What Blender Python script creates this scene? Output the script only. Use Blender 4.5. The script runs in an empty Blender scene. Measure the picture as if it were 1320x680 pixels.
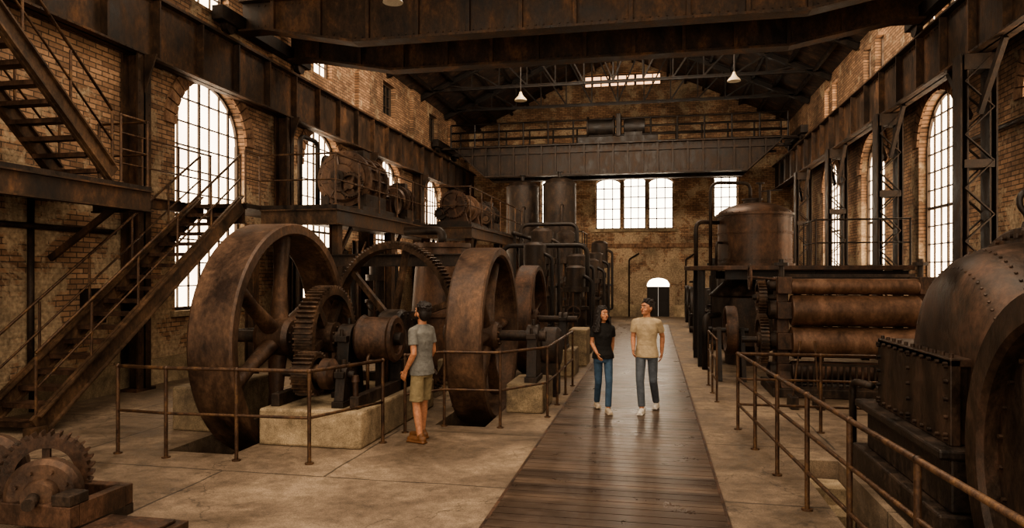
import bpy, bmesh, math, random
from math import sin,cos,pi,radians,sqrt
from mathutils import Vector as V, Matrix
random.seed(7)
S=bpy.context.scene; COL=S.collection
def H(h,k=1.0):
    h=h.lstrip('#'); o=[]
    for i in (0,2,4):
        c=int(h[i:i+2],16)/255; c=c/12.92 if c<=.04045 else ((c+.055)/1.055)**2.4
        o.append(c*k)
    return (*o,1)
# ---------------- materials
def base(name):
    m=bpy.data.materials.new(name); m.use_nodes=True
    nt=m.node_tree; b=nt.nodes['Principled BSDF']; return m,nt,b
def N(nt,t,**k):
    n=nt.nodes.new(t)
    for a,v in k.items(): setattr(n,a,v)
    return n
def ramp(nt,fac,cols):
    r=nt.nodes.new('ShaderNodeValToRGB'); e=r.color_ramp.elements
    while len(e)<len(cols): e.new(.5)
    for i,(p,c) in enumerate(cols): e[i].position=p; e[i].color=c
    nt.links.new(fac,r.inputs[0]); return r.outputs[0]
def mix(nt,f,a,b,mode='MIX'):
    n=nt.nodes.new('ShaderNodeMix'); n.data_type='RGBA'; n.blend_type=mode
    for sock,v in ((n.inputs[0],f),(n.inputs[6],a),(n.inputs[7],b)):
        if hasattr(v,'is_linked'): nt.links.new(v,sock)
        else: sock.default_value=v
    return n.outputs[2]
def coord(nt,sc=(1,1,1)):
    t=nt.nodes.new('ShaderNodeTexCoord'); m=nt.nodes.new('ShaderNodeMapping')
    m.inputs['Scale'].default_value=sc; nt.links.new(t.outputs['Object'],m.inputs[0]); return m.outputs[0]
def noise(nt,vec,s,d=6,r=.6,dist=0):
    n=N(nt,'ShaderNodeTexNoise'); n.inputs['Scale'].default_value=s; n.inputs['Detail'].default_value=d
    n.inputs['Roughness'].default_value=r; n.inputs['Distortion'].default_value=dist
    nt.links.new(vec,n.inputs['Vector']); return n.outputs['Fac']
def bump(nt,b,h,st=.3,dist=.02):
    n=N(nt,'ShaderNodeBump'); n.inputs['Strength'].default_value=st; n.inputs['Distance'].default_value=dist
    nt.links.new(h,n.inputs['Height']); nt.links.new(n.outputs[0],b.inputs['Normal'])
g4=lambda x:(x,x,x,1)
def metal(name,a,b_,c,sc=2.2,met=.35,r0=.38,r1=.75,st=.25):
    m,nt,b=base(name); v=coord(nt,(1,1,.6))
    n1=noise(nt,v,sc*1.5,10,.72,.3); n2=noise(nt,v,sc*14,5,.7); n3=noise(nt,coord(nt,(1,1,.22)),sc*3,5,.6)
    c1=ramp(nt,n1,[(.36,H(a)),(.52,H(b_)),(.68,H(c))])
    c2=ramp(nt,n2,[(.35,g4(.55)),(.65,g4(1.2))])
    col=mix(nt,.8,c1,c2,'MULTIPLY'); col=mix(nt,.5,col,ramp(nt,n3,[(.35,g4(.6)),(.6,g4(1.1))]),'MULTIPLY')
    nt.links.new(col,b.inputs['Base Color'])
    nt.links.new(ramp(nt,n1,[(.35,g4(r0)),(.65,g4(r1))]),b.inputs['Roughness'])
    b.inputs['Metallic'].default_value=met; bump(nt,b,n2,st); return m
def plain(name,c,r=.7,met=0,st=.15,sc=30,dist=.01):
    m,nt,b=base(name); v=coord(nt); n=noise(nt,v,sc,4)
    col=mix(nt,1.0,H(c),ramp(nt,n,[(.3,g4(.7)),(.7,g4(1.15))]),'MULTIPLY')
    nt.links.new(col,b.inputs['Base Color']); b.inputs['Roughness'].default_value=r; b.inputs['Metallic'].default_value=met
    bump(nt,b,n,st,dist); return m
IRON=metal('dark_iron','#1c1713','#382c23','#594638',2.5)
BLACK=metal('black_steel','#15110f','#29211b','#433529',2.0,.3,.4,.75)
RUST=metal('rusted_iron','#372820','#5e4737','#82634c',1.3,.3,.42,.72,.3)
RUST2=metal('brown_rust','#2d221b','#523c2e','#735441',2.2,.35,.38,.7,.3)
BULL=metal('gear_brown_iron','#2c221a','#523f31','#7d6049',3,.35,.36,.62,.2)
ROLL=metal('roller_steel','#4d392b','#735643','#8f705a',1.0,.35,.4,.58,.1)
TANKM=metal('tank_plate','#2f231a','#533c2d','#73543f',1.2,.4,.36,.6,.15)
CASE=metal('turbine_plate','#221a15','#413227','#63493a',1.6,.4,.3,.58,.2)
BEAM=metal('riveted_girder_steel','#221a14','#473425','#74533a',1.0,.25,.48,.8,.25)
STRING=metal('stair_steel','#2c221a','#584230','#7e5f45',1.5,.25,.45,.75,.2)
RAILM=metal('railing_steel','#33251b','#5c4433','#80603f',6,.4,.38,.62,.15)
def brick(name,ax,po=0.0,k=1.0):
    m,nt,b=base(name); t=N(nt,'ShaderNodeTexCoord'); s=N(nt,'ShaderNodeSeparateXYZ'); c=N(nt,'ShaderNodeCombineXYZ')
    nt.links.new(t.outputs['Object'],s.inputs[0]); nt.links.new(s.outputs[ax],c.inputs[0]); nt.links.new(s.outputs[2],c.inputs[1])
    br=N(nt,'ShaderNodeTexBrick'); br.inputs['Scale'].default_value=1; br.inputs['Brick Width'].default_value=.28
    br.inputs['Row Height'].default_value=.09; br.inputs['Mortar Size'].default_value=.01; br.inputs['Bias'].default_value=-.1
    br.inputs['Color1'].default_value=H('#b69070',k); br.inputs['Color2'].default_value=H('#82634c',k); br.inputs['Mortar'].default_value=H('#56473a',k)
    nt.links.new(c.outputs[0],br.inputs['Vector'])
    v=t.outputs['Object']; n1=noise(nt,v,.45,10,.68,.5); n2=noise(nt,v,1.1,11,.74,.3); n3=noise(nt,v,14,4,.6)
    mr=N(nt,'ShaderNodeMapRange'); mr.inputs[1].default_value=.5; mr.inputs[2].default_value=5.5; mr.inputs[3].default_value=.12+po; mr.inputs[4].default_value=-.005+po
    nt.links.new(s.outputs[2],mr.inputs[0])
    ad=N(nt,'ShaderNodeMath',operation='ADD'); nt.links.new(n2,ad.inputs[0]); nt.links.new(mr.outputs[0],ad.inputs[1])
    pm=ramp(nt,ad.outputs[0],[(.545,g4(0)),(.59,g4(.85))])
    pl=ramp(nt,n3,[(.3,H('#a08a70',k)),(.7,H('#c9b292',k))])
    col=mix(nt,pm,br.outputs['Color'],pl)
    col=mix(nt,1.0,col,ramp(nt,n1,[(.37,g4(.45)),(.6,g4(1.1))]),'MULTIPLY')
    col=mix(nt,.5,col,ramp(nt,n3,[(.3,g4(.6)),(.7,g4(1.3))]),'MULTIPLY')
    nt.links.new(col,b.inputs['Base Color']); b.inputs['Roughness'].default_value=.9
    inv=N(nt,'ShaderNodeMath',operation='MULTIPLY_ADD'); nt.links.new(br.outputs['Fac'],inv.inputs[0]); inv.inputs[1].default_value=-1; nt.links.new(n3,inv.inputs[2])
    bump(nt,b,inv.outputs[0],.6,.02); return m
BRS=brick('brick_wall_side',1,0,.95); BRB=brick('brick_wall_end',0,.04,.95)
ARCH=metal('brick_arch','#5f4636','#8c6c54','#a7866a',5,0,.85,.95,.5)
def concrete(name,a,b_,c,joints=False,r0=.45,r1=.85):
    m,nt,b=base(name); v=coord(nt); n1=noise(nt,v,.5,11,.72,.5); n2=noise(nt,v,5,10,.8); n3=noise(nt,v,70,4,.7)
    col=ramp(nt,n1,[(.36,H(a)),(.5,H(b_)),(.62,H(c))])
    col=mix(nt,.7,col,ramp(nt,n2,[(.38,g4(.5)),(.6,g4(1.25))]),'MULTIPLY')
    col=mix(nt,.7,col,ramp(nt,n3,[(.35,g4(.5)),(.6,g4(1.25))]),'MULTIPLY')
    if joints:
        br=N(nt,'ShaderNodeTexBrick'); br.inputs['Scale'].default_value=1; br.inputs['Brick Width'].default_value=3.4
        br.inputs['Row Height'].default_value=2.3; br.inputs['Mortar Size'].default_value=.014; br.offset=.35
        ds=N(nt,'ShaderNodeVectorMath',operation='ADD'); nn=N(nt,'ShaderNodeTexNoise'); nn.inputs['Scale'].default_value=2; nn.inputs['Detail'].default_value=6
        sc=N(nt,'ShaderNodeVectorMath',operation='SCALE'); sc.inputs[3].default_value=.06
        nt.links.new(v,nn.inputs['Vector']); nt.links.new(nn.outputs['Color'],sc.inputs[0]); nt.links.new(v,ds.inputs[0]); nt.links.new(sc.outputs[0],ds.inputs[1])
        nt.links.new(ds.outputs[0],br.inputs['Vector'])
        col=mix(nt,1.0,col,ramp(nt,br.outputs['Fac'],[(0,g4(1)),(1,g4(.35))]),'MULTIPLY')
        vo=N(nt,'ShaderNodeTexVoronoi',feature='DISTANCE_TO_EDGE'); vo.inputs['Scale'].default_value=.4
        s2=N(nt,'ShaderNodeVectorMath',operation='SCALE'); s2.inputs[3].default_value=1.3
        d2=N(nt,'ShaderNodeVectorMath',operation='ADD'); nt.links.new(nn.outputs['Color'],s2.inputs[0]); nt.links.new(v,d2.inputs[0]); nt.links.new(s2.outputs[0],d2.inputs[1])
        nt.links.new(d2.outputs[0],vo.inputs['Vector'])
        col=mix(nt,1.0,col,ramp(nt,vo.outputs['Distance'],[(0,g4(.5)),(.007,g4(1))]),'MULTIPLY')
    nt.links.new(col,b.inputs['Base Color']); nt.links.new(ramp(nt,n1,[(.35,g4(r0)),(.6,g4(r1))]),b.inputs['Roughness'])
    bump(nt,b,n2,.5,.03); return m
FLOOR=concrete('concrete_floor','#564839','#7a6856','#98846d',True)
PLINTH=concrete('plinth_concrete','#5b4e3f','#8f7d63','#b8a385',False,.8,.95)
ROOF=metal('roof_boards','#211913','#443327','#745945',1.5,0,.8,.95)
def planks():
    m,nt,b=base('walkway_planks'); t=N(nt,'ShaderNodeTexCoord'); s=N(nt,'ShaderNodeSeparateXYZ'); nt.links.new(t.outputs['Object'],s.inputs[0])
    f=N(nt,'ShaderNodeMath',operation='DIVIDE'); f.inputs[1].default_value=.17; nt.links.new(s.outputs[1],f.inputs[0])
    fl=N(nt,'ShaderNodeMath',operation='FLOOR'); nt.links.new(f.outputs[0],fl.inputs[0])
    w=N(nt,'ShaderNodeTexWhiteNoise',noise_dimensions='1D'); nt.links.new(fl.outputs[0],w.inputs['W'])
    v=coord(nt,(.6,12,1)); n=noise(nt,v,4,6); n2=noise(nt,coord(nt),2.5,8,.7)
    col=ramp(nt,w.outputs['Value'],[(0,H('#463930')),(1,H('#685648'))])
    col=mix(nt,.8,col,ramp(nt,n,[(.3,g4(.55)),(.7,g4(1.25))]),'MULTIPLY')
    col=mix(nt,.7,col,ramp(nt,n2,[(.35,g4(.6)),(.65,g4(1.25))]),'MULTIPLY')
    nt.links.new(col,b.inputs['Base Color'])
    nt.links.new(ramp(nt,n2,[(.35,g4(.26)),(.65,g4(.4))]),b.inputs['Roughness'])
    bump(nt,b,n,.25,.01); return m
PLANK=planks()
def glow(name,c,st):
    m,nt,b=base(name); v=coord(nt); n=noise(nt,v,.8,5)
    b.inputs['Base Color'].default_value=(.3,.25,.2,1)
    nt.links.new(ramp(nt,n,[(.3,H(c,.6)),(.65,H(c))]),b.inputs['Emission Color']); b.inputs['Emission Strength'].default_value=st
    b.inputs['Roughness'].default_value=.3; return m
GLASS=glow('daylit_window_glass','#ffe4c4',6.5)
GLASSB=glow('daylit_end_window_glass','#ffecd2',9)
GABLE=glow('amber_skylight_glass','#ecb487',3.0)
DARKG=plain('dark_opening','#0c0a08',.6)
FRAME=plain('window_bar_paint','#4a3c30',.7)
WOODD=plain('door_wood','#1d1611',.7)
LAMPW=plain('enamel_shade','#a89a80',.4)
# ---------------- mesh builder
def fr(a):
    a=V(a).normalized(); r=V((0,0,1)) if abs(a.z)<.9 else V((1,0,0))
    u=a.cross(r).normalized(); v=a.cross(u).normalized(); return a,u,v
class G:
    def __init__(s): s.v=[];s.f=[];s.m=[]
    def add(s,vs,fs,sm=False):
        o=len(s.v); s.v+= [V(p) for p in vs]
        for f in fs: s.f.append([i+o for i in f]); s.m.append(sm)
        return s
    def bx(s,x0,x1,y0,y1,z0,z1):
        vs=[(x,y,z) for z in (z0,z1) for y in (y0,y1) for x in (x0,x1)]
        return s.add(vs,[(0,1,3,2),(4,6,7,5),(0,4,5,1),(2,3,7,6),(0,2,6,4),(1,5,7,3)])
    def beam(s,p0,p1,w,h,up=(0,0,1)):
        p0=V(p0);p1=V(p1);a=(p1-p0).normalized();up=V(up)
        if abs(a.dot(up))>.98: up=V((0,1,0))
        u=a.cross(up).normalized();v=u.cross(a)
        vs=[p+u*(sx*w/2)+v*(sy*h/2) for p in (p0,p1) for sx,sy in ((-1,-1),(1,-1),(1,1),(-1,1))]
        return s.add(vs,[(0,1,2,3),(7,6,5,4),(0,4,5,1),(1,5,6,2),(2,6,7,3),(3,7,4,0)])
    def ib(s,p0,p1,h,w,t=.03,up=(0,0,1)):
        p0=V(p0);p1=V(p1);a=(p1-p0).normalized();up=V(up)
        if abs(a.dot(up))>.98: up=V((0,1,0))
        u=a.cross(up).normalized();v=u.cross(a)
        s.beam(p0,p1,t,h,up); s.beam(p0+v*(h/2-t/2),p1+v*(h/2-t/2),w,t,up); s.beam(p0-v*(h/2-t/2),p1-v*(h/2-t/2),w,t,up); return s
    def lathe(s,o,ax,prof,n=32,closed=False):
        a,u,v=fr(ax);o=V(o);vs=[];m=len(prof)
        for t,r in prof:
            for i in range(n):
                an=2*pi*i/n; vs.append(o+a*t+(u*cos(an)+v*sin(an))*max(r,1e-4))
        sm=n>8
        for j in range(m if closed else m-1):
            k=(j+1)%m
            s.add(vs[j*n:(j+1)*n]+vs[k*n:(k+1)*n],[(i,(i+1)%n,n+(i+1)%n,n+i) for i in range(n)],sm)
        if not closed:
            if prof[0][1]>1e-3: s.add(vs[:n],[tuple(range(n))])
            if prof[-1][1]>1e-3: s.add(vs[-n:],[tuple(range(n))])
        return s
    def dome(s,o,ax,prof,n=48):
        a,u,v=fr(ax);o=V(o);vs=[];m=len(prof)
        for t,r in prof:
            for i in range(n):
                an=2*pi*i/n; vs.append(o+a*t+(u*cos(an)+v*sin(an))*max(r,1e-4))
        return s.add(vs,[(j*n+i,j*n+(i+1)%n,(j+1)*n+(i+1)%n,(j+1)*n+i) for j in range(m-1) for i in range(n)],True)
    def cyl(s,p0,p1,r0,r1=None,n=20):
        p0=V(p0);p1=V(p1);L=(p1-p0).length
        return s.lathe(p0,p1-p0,[(0,r0),(L,r0 if r1 is None else r1)],n)
    def sph(s,c,r,n=14,m=9):
        if not hasattr(r,'__len__'): r=(r,r,r)
        c=V(c);vs=[c+V((0,0,-r[2]))]
        for j in range(1,m):
            t=-pi/2+pi*j/m
            for i in range(n):
                a=2*pi*i/n; vs.append(c+V((r[0]*cos(t)*cos(a),r[1]*cos(t)*sin(a),r[2]*sin(t))))
        vs.append(c+V((0,0,r[2])));fs=[]
        for i in range(n):
            i2=(i+1)%n; fs.append((0,1+i2,1+i)); fs.append((len(vs)-1,1+(m-2)*n+i,1+(m-2)*n+i2))
            for j in range(m-2): fs.append((1+j*n+i,1+j*n+i2,1+(j+1)*n+i2,1+(j+1)*n+i))
        return s.add(vs,fs,True)
    def cap(s,p0,p1,r0,r1=None,n=12):
        r1=r0 if r1 is None else r1
        s.cyl(p0,p1,r0,r1,n); s.sph(p0,r0,n,7); s.sph(p1,r1,n,7); return s
    def loft(s,rings,n=24):
        vs=[];fs=[]
        for cx,cy,z,rx,ry in rings:
            for i in range(n):
                a=2*pi*i/n; vs.append((cx+rx*cos(a),cy+ry*sin(a),z))
        for j in range(len(rings)-1):
            for i in range(n): i2=(i+1)%n; fs.append((j*n+i,j*n+i2,(j+1)*n+i2,(j+1)*n+i))
        fs.append(tuple(reversed(range(n)))); fs.append(tuple((len(rings)-1)*n+i for i in range(n)))
        return s.add(vs,fs,True)
    def tube(s,pts,r,n=8,rnd=0):
        pts=[V(p) for p in pts]
        if rnd:
            q=[pts[0]]
            for i in range(1,len(pts)-1):
                a,b,c=pts[i-1],pts[i],pts[i+1]; d1=(a-b);d2=(c-b);k=min(rnd,d1.length*.45,d2.length*.45)
                A=b+d1.normalized()*k;C=b+d2.normalized()*k
                for j in range(6):
                    t=j/5; q.append(A*(1-t)**2+b*2*t*(1-t)+C*t*t)
            q.append(pts[-1]); pts=q
        vs=[];u=None
        for i,p in enumerate(pts):
            t=(pts[min(i+1,len(pts)-1)]-pts[max(i-1,0)]).normalized()
            if u is None: _,u,_=fr(t)
            u=(u-t*u.dot(t)).normalized(); w=t.cross(u)
            for k in range(n):
                a=2*pi*k/n; vs.append(p+(u*cos(a)+w*sin(a))*r)
        fs=[]
        for j in range(len(pts)-1):
            for i in range(n): i2=(i+1)%n; fs.append((j*n+i,j*n+i2,(j+1)*n+i2,(j+1)*n+i))
        fs.append(tuple(range(n))); fs.append(tuple((len(pts)-1)*n+i for i in range(n)))
        return s.add(vs,fs,True)
    def gear(s,o,ax,R,w,nt,th,rin):
        a,u,v=fr(ax);o=V(o);ou=[]
        for i in range(nt):
            for fr_,rr in ((0,R-th),(.28,R-th),(.38,R),(.62,R),(.72,R-th)):
                an=2*pi*(i+fr_)/nt; ou.append((an,rr))
        n=len(ou);vs=[]
        for t in (-w/2,w/2):
            for an,rr in ou: vs.append(o+a*t+(u*cos(an)+v*sin(an))*rr)
            for an,rr in ou: vs.append(o+a*t+(u*cos(an)+v*sin(an))*rin)
        fs=[]
        for i in range(n):
            j=(i+1)%n
            fs+=[(i,j,2*n+j,2*n+i),(n+i,3*n+i,3*n+j,n+j),(i,n+i,n+j,j),(2*n+i,2*n+j,3*n+j,3*n+i)]
        return s.add(vs,fs)
    def riv(s,p,nm,r=.018):
        return s.lathe(V(p),nm,[(0,r),(r*.6,r*.7)],6)
    def bolts(s,o,ax,R,n,r=.02,h=.03):
        a,u,v=fr(ax)
        for i in range(n):
            an=2*pi*(i+.5)/n; p=V(o)+(u*cos(an)+v*sin(an))*R; s.lathe(p,a,[(0,r),(h,r)],6)
        return s
    def xf(s,f): s.v=[f(p) for p in s.v]; return s
    def pris(s,prof,y0,y1,ax='y'):
        m=len(prof)
        if ax=='y': vs=[(x,y,z) for y in (y0,y1) for x,z in prof]
        else: vs=[(x,y,z) for x in (y0,y1) for y,z in prof]
        return s.add(vs,[tuple(range(m)),tuple(range(m,2*m))]+[(i,(i+1)%m,m+(i+1)%m,m+i) for i in range(m)])
W={}
def mk(name,g,mat,par=None,label=None,cat=None,group=None,kind=None,o=None,bev=0):
    if par is not None: org=W[par]
    elif o is not None: org=V(o)
    else:
        xs=[p.x for p in g.v];ys=[p.y for p in g.v];zs=[p.z for p in g.v]
        org=V(((min(xs)+max(xs))/2,(min(ys)+max(ys))/2,min(zs)))
    me=bpy.data.meshes.new(name); me.from_pydata([p-org for p in g.v],[],g.f)
    me.polygons.foreach_set('use_smooth',g.m)
    bm=bmesh.new(); bm.from_mesh(me); bmesh.ops.recalc_face_normals(bm,faces=bm.faces); bm.to_mesh(me); bm.free()
    me.materials.append(mat); ob=bpy.data.objects.new(name,me); COL.objects.link(ob)
    W[ob]=org
    if par is not None: ob.parent=par
    else: ob.location=org
    if label: ob['label']=label
    if cat: ob['category']=cat
    if group: ob['group']=group
    if kind: ob['kind']=kind
    if bev:
        b=ob.modifiers.new('bev','BEVEL'); b.width=bev; b.segments=2; b.limit_method='ANGLE'; b.angle_limit=radians(50)
    return ob
def thing(name,loc,label,cat=None,group=None,kind=None):
    e=bpy.data.objects.new(name,None); e.empty_display_size=.2; COL.objects.link(e); e.location=loc; W[e]=V(loc)
    e['label']=label
    if cat: e['category']=cat
    if group: e['group']=group
    if kind: e['kind']=kind
    return e
# ---------------- room shell
XL,XR,YB,EZ,RZ=-9.6,6.5,36.0,9.6,13.3; RX=(XL+XR)/2
PL=lambda s,z,d=0:V((XL-d,s,z)); PR=lambda s,z,d=0:V((XR+d,s,z)); PB=lambda s,z,d=0:V((s,YB+d,z))
def htop(h,s):
    s0,s1,z0,zs,ri=h; c=(s0+s1)/2;hw=(s1-s0)/2
    if ri<0: return zs-ri*(1-abs(s-c)/hw)
    return zs+ri*sqrt(max(0,1-((s-c)/hw)**2))
def band(g,P,s0,s1,z0,zt,holes,th=.45,n=14):
    q=lambda a,b,c,d:g.add([a,b,c,d],[(0,1,2,3)])
    x=s0
    for h in sorted(holes):
        if h[0]>x: q(P(x,z0),P(h[0],z0),P(h[0],zt(h[0])),P(x,zt(x)))
        if h[2]>z0: q(P(h[0],z0),P(h[1],z0),P(h[1],h[2]),P(h[0],h[2]))
        ss=[h[0]+(h[1]-h[0])*(.5-.5*cos(pi*i/n)) for i in range(n+1)]
        for a,b in zip(ss[:-1],ss[1:]):
            q(P(a,htop(h,a)),P(b,htop(h,b)),P(b,zt(b)),P(a,zt(a)))
            q(P(a,htop(h,a)),P(b,htop(h,b)),P(b,htop(h,b),th),P(a,htop(h,a),th))
        q(P(h[0],h[2]),P(h[0],h[3]),P(h[0],h[3],th),P(h[0],h[2],th)); q(P(h[1],h[2]),P(h[1],h[3]),P(h[1],h[3],th),P(h[1],h[2],th))
        q(P(h[0],h[2]),P(h[1],h[2]),P(h[1],h[2],th),P(h[0],h[2],th)); x=h[1]
    q(P(x,z0),P(s1,z0),P(s1,zt(s1)),P(x,zt(x)))
wn=[0]
def window(P,h,mat,nx,nz,dep=.22,bar=.028,arch=True,label='arched multi-pane steel window glowing with daylight'):
    wn[0]+=1; s0,s1,z0,zs,ri=h; c=(s0+s1)/2; hw=(s1-s0)/2
    e=thing('window_%d'%wn[0],P(c,z0,dep),label,None,None,'structure')
    g=G(); n=16; ss=[s0+(s1-s0)*(.5-.5*cos(pi*i/n)) for i in range(n+1)]
    g.add([P(s0,z0,dep+.03),P(s1,z0,dep+.03)]+[P(s,htop(h,s),dep+.03) for s in reversed(ss)],[tuple(range(n+3))])
    mk('window_glass',g,mat,e)
    g=G()
    def b2(a0,a1,c0,c1,d0=dep-.02,d1=dep+.02):
        p=P(a0,c0,d0);q=P(a1,c1,d1); g.bx(min(p.x,q.x),max(p.x,q.x),min(p.y,q.y),max(p.y,q.y),min(p.z,q.z),max(p.z,q.z))
    for i in range(1,nx):
        s=s0+(s1-s0)*i/nx; b=bar*(2 if i*2==nx or (nx>5 and i%3==0) else 1); b2(s-b/2,s+b/2,z0,htop(h,s))
    H_=zs+abs(ri)-z0
    for j in range(1,nz):
        z=z0+H_*j/nz
        w=hw if z<=zs or ri==0 else (hw*(1-(z-zs)/-ri) if ri<0 else hw*sqrt(max(0,1-((z-zs)/ri)**2)))
        bb=bar*(2.4 if nz>8 and j in (4,) else 1)
        b2(c-w,c+w,z-bb/2,z+bb/2)
    b2(s0,s0+.06,z0,zs,dep-.05,dep+.03); b2(s1-.06,s1,z0,zs,dep-.05,dep+.03); b2(s0,s1,z0,z0+.06,dep-.05,dep+.03)
    for a,b in zip(ss[:-1],ss[1:]): g.beam(P(a,htop(h,a)-.02,dep),P(b,htop(h,b)-.02,dep),.07,.07)
    mk('window_frame',g,FRAME,e)
    if arch:
        g=G()
        def ring(t,off): return c+(hw+off)*cos(t), zs+(ri+off)*sin(t)
        m=19
        for i in range(m):
            t0=pi*i/m+.012;t1=pi*(i+1)/m-.012
            q=[ring(t0,0.0),ring(t1,0.0),ring(t1,.34),ring(t0,.34)]
            vs=[P(a,b,0.02) for a,b in q]+[P(a,b,-.05) for a,b in q]
            g.add(vs,[(0,1,2,3),(4,5,6,7),(0,4,5,1),(1,5,6,2),(2,6,7,3),(3,7,4,0)])
        mk('trim_%d'%wn[0],g,ARCH,None,'brick voussoir arch around window',None,None,'structure')
        g=G()
        a=P(s0-.15,z0-.12,-.1);b=P(s1+.15,z0,.2); g.bx(min(a.x,b.x),max(a.x,b.x),min(a.y,b.y),max(a.y,b.y),a.z,b.z)
        mk('trim_%d'%(wn[0]+40),g,PLINTH,None,'worn stone window sill',None,None,'structure',bev=.01)
Lw=[13.9,19.2,24.5,29.8]; Rw=[12.8,17.9,22.8,27.9]
gl=G(); hl=[(c-1.25,c+1.25,1.4,5.2,1.2) for c in Lw]; hu=[(c-.6,c+.6,8.0,9.2,0) for c in Lw]
band(gl,PL,2,YB,0,lambda s:7.3,hl); band(gl,PL,2,YB,7.3,lambda s:EZ,hu)
mk('wall_left',gl,BRS,None,'soot-stained brick side wall with patches of plaster',kind='structure',o=(XL,18,0))
gr=G(); hr=[(c-1.2,c+1.2,2.0,5.3,1.1) for c in Rw]; hru=[(c+a,c+a+.8,7.9,9.2,0) for c in Rw for a in (-1,.2)]
band(gr,PR,2,YB,0,lambda s:7.3,hr); band(gr,PR,2,YB,7.3,lambda s:EZ,hru)
mk('wall_right',gr,BRS,None,'soot-stained brick side wall with tall arched windows',kind='structure',o=(XR,18,0))
gb=G(); roofz=lambda s: RZ-abs(s-RX)*(RZ-EZ)/(XR-RX)
door=(-.3,.8,0,1.65,.3); bw=[(-2.9,-1.62,4.45,6.75,.3),(-1.5,-.36,4.45,6.85,.32),(-.24,1.0,4.45,6.75,.3),(-5.75,-4.75,4.8,6.8,.5),(2.95,4.1,5.0,6.9,.55)]
band(gb,PB,XL,XR,0,lambda s:3.5,[door]); band(gb,PB,XL,XR,3.5,lambda s:8.0,bw)
gh=(RX-1.95,RX+1.95,11.75,12.38,0); band(gb,PB,XL,XR,8.0,roofz,[gh])
mk('wall_back',gb,BRB,None,'plastered brick gable end wall with bright windows',kind='structure',o=(0,YB,0))
for h in hl: window(PL,h,GLASS,7,10)
for h in hr: window(PR,h,GLASS,6,10)
for i,h in enumerate(hu): window(PL,h,GLASS if i<2 else DARKG,3,3,arch=False,label='small rectangular clerestory window')
for h in hru: window(PR,h,GLASS,2,3,arch=False,label='small rectangular clerestory window')
for h in bw: window(PB,h,GLASSB,3,5,arch=h[4]>.4,bar=.05,label='tall bright end-wall window')
window(PB,gh,GABLE,9,2,arch=False,bar=.06,label='amber glazed opening under the roof ridge')
mk('trim_90',G().bx(XL+.02,XR-.02,YB-.1,YB,3.5,3.7),ARCH,None,'projecting string course on the end wall',kind='structure')
mk('trim_91',G().bx(XL+.02,XR-.02,YB-.1,YB,8.0,8.2),ARCH,None,'projecting string course on the end wall',kind='structure')
mk('trim_92',G().bx(-3.1,1.2,YB-.14,YB,4.3,4.44),PLINTH,None,'stone sill under the window group',kind='structure')
for i,c in enumerate((11.3,16.6,21.9,27.2,32.5)):
    mk('trim_%d'%(100+i),G().bx(XL,XL+.14,c-.45,c+.45,7.35,EZ-.02),BRS,None,'brick pilaster above the crane girder',kind='structure',o=(XL,18,0))
e=thing('door_1',(.25,YB+.2,0),'dark double doorway with a small lit fanlight',kind='structure')
mk('door_leaf',G().bx(-.3,.24,YB+.18,YB+.24,0,1.5).bx(-.25,.19,YB+.15,YB+.18,.15,.7).bx(-.25,.19,YB+.15,YB+.18,.8,1.4),WOODD,e)
mk('door_leaf',G().bx(.26,.8,YB+.18,YB+.24,0,1.5).bx(.31,.75,YB+.15,YB+.18,.15,.7).bx(.31,.75,YB+.15,YB+.18,.8,1.4),WOODD,e)
g=G();n=10;ss=[-.3+1.1*i/n for i in range(n+1)]
g.add([PB(-.3,1.52,.2),PB(.8,1.52,.2)]+[PB(s,htop(door,s),.2) for s in reversed(ss)],[tuple(range(n+3))]); mk('fanlight',g,GLASSB,e)
# floor with pits
pits=[(-5.8,-4.92,7.5,10.9,.9),(-3.05,-2.32,9.55,12.6,.8),(-5.6,-3.7,11.6,12.6,.6),(1.6,2.08,5.4,8.6,1.5)]
xs=sorted({XL,XR}|{p[0] for p in pits}|{p[1] for p in pits}); ys=sorted({0.,YB}|{p[2] for p in pits}|{p[3] for p in pits})
g=G()
for x0,x1 in zip(xs[:-1],xs[1:]):
    for y0,y1 in zip(ys[:-1],ys[1:]):
        cx=(x0+x1)/2;cy=(y0+y1)/2
        if any(p[0]<cx<p[1] and p[2]<cy<p[3] for p in pits): continue
        g.add([(x0,y0,0),(x1,y0,0),(x1,y1,0),(x0,y1,0)],[(0,1,2,3)])
for x0,x1,y0,y1,d in pits:
    vs=[(x0,y0,0),(x1,y0,0),(x1,y1,0),(x0,y1,0),(x0,y0,-d),(x1,y0,-d),(x1,y1,-d),(x0,y1,-d)]
    g.add(vs,[(0,1,5,4),(1,2,6,5),(2,3,7,6),(3,0,4,7),(4,5,6,7)])
mk('floor',g,FLOOR,None,'worn stained concrete slab floor with machine pits',kind='structure',o=(0,0,0))
g=G()
for sx in (XL-.3,XR+.3):
    z=EZ-.14
    vs=[(sx,2,z),(RX,2,RZ),(RX,YB+.3,RZ),(sx,YB+.3,z)]
    g.add(vs+[tuple(V(p)+V((0,0,.12))) for p in vs],[(0,1,2,3),(4,5,6,7),(0,1,5,4),(2,3,7,6),(0,3,7,4)])
mk('ceiling',g,ROOF,None,'dark boarded pitched roof underside',kind='structure',o=(RX,18,EZ))
mk('baseboard_left',G().bx(XL,XL+.08,2,YB,0,.5),PLINTH,None,'rendered plinth band at wall foot',kind='structure')
mk('baseboard_right',G().bx(XR-.08,XR,2,YB,0,.5),PLINTH,None,'rendered plinth band at wall foot',kind='structure')
mk('baseboard_back',G().bx(XL+.1,-.5,YB-.06,YB,0,.6).bx(1.0,XR-.1,YB-.06,YB,0,.6),PLINTH,None,'rendered plinth band at wall foot',kind='structure')
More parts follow.
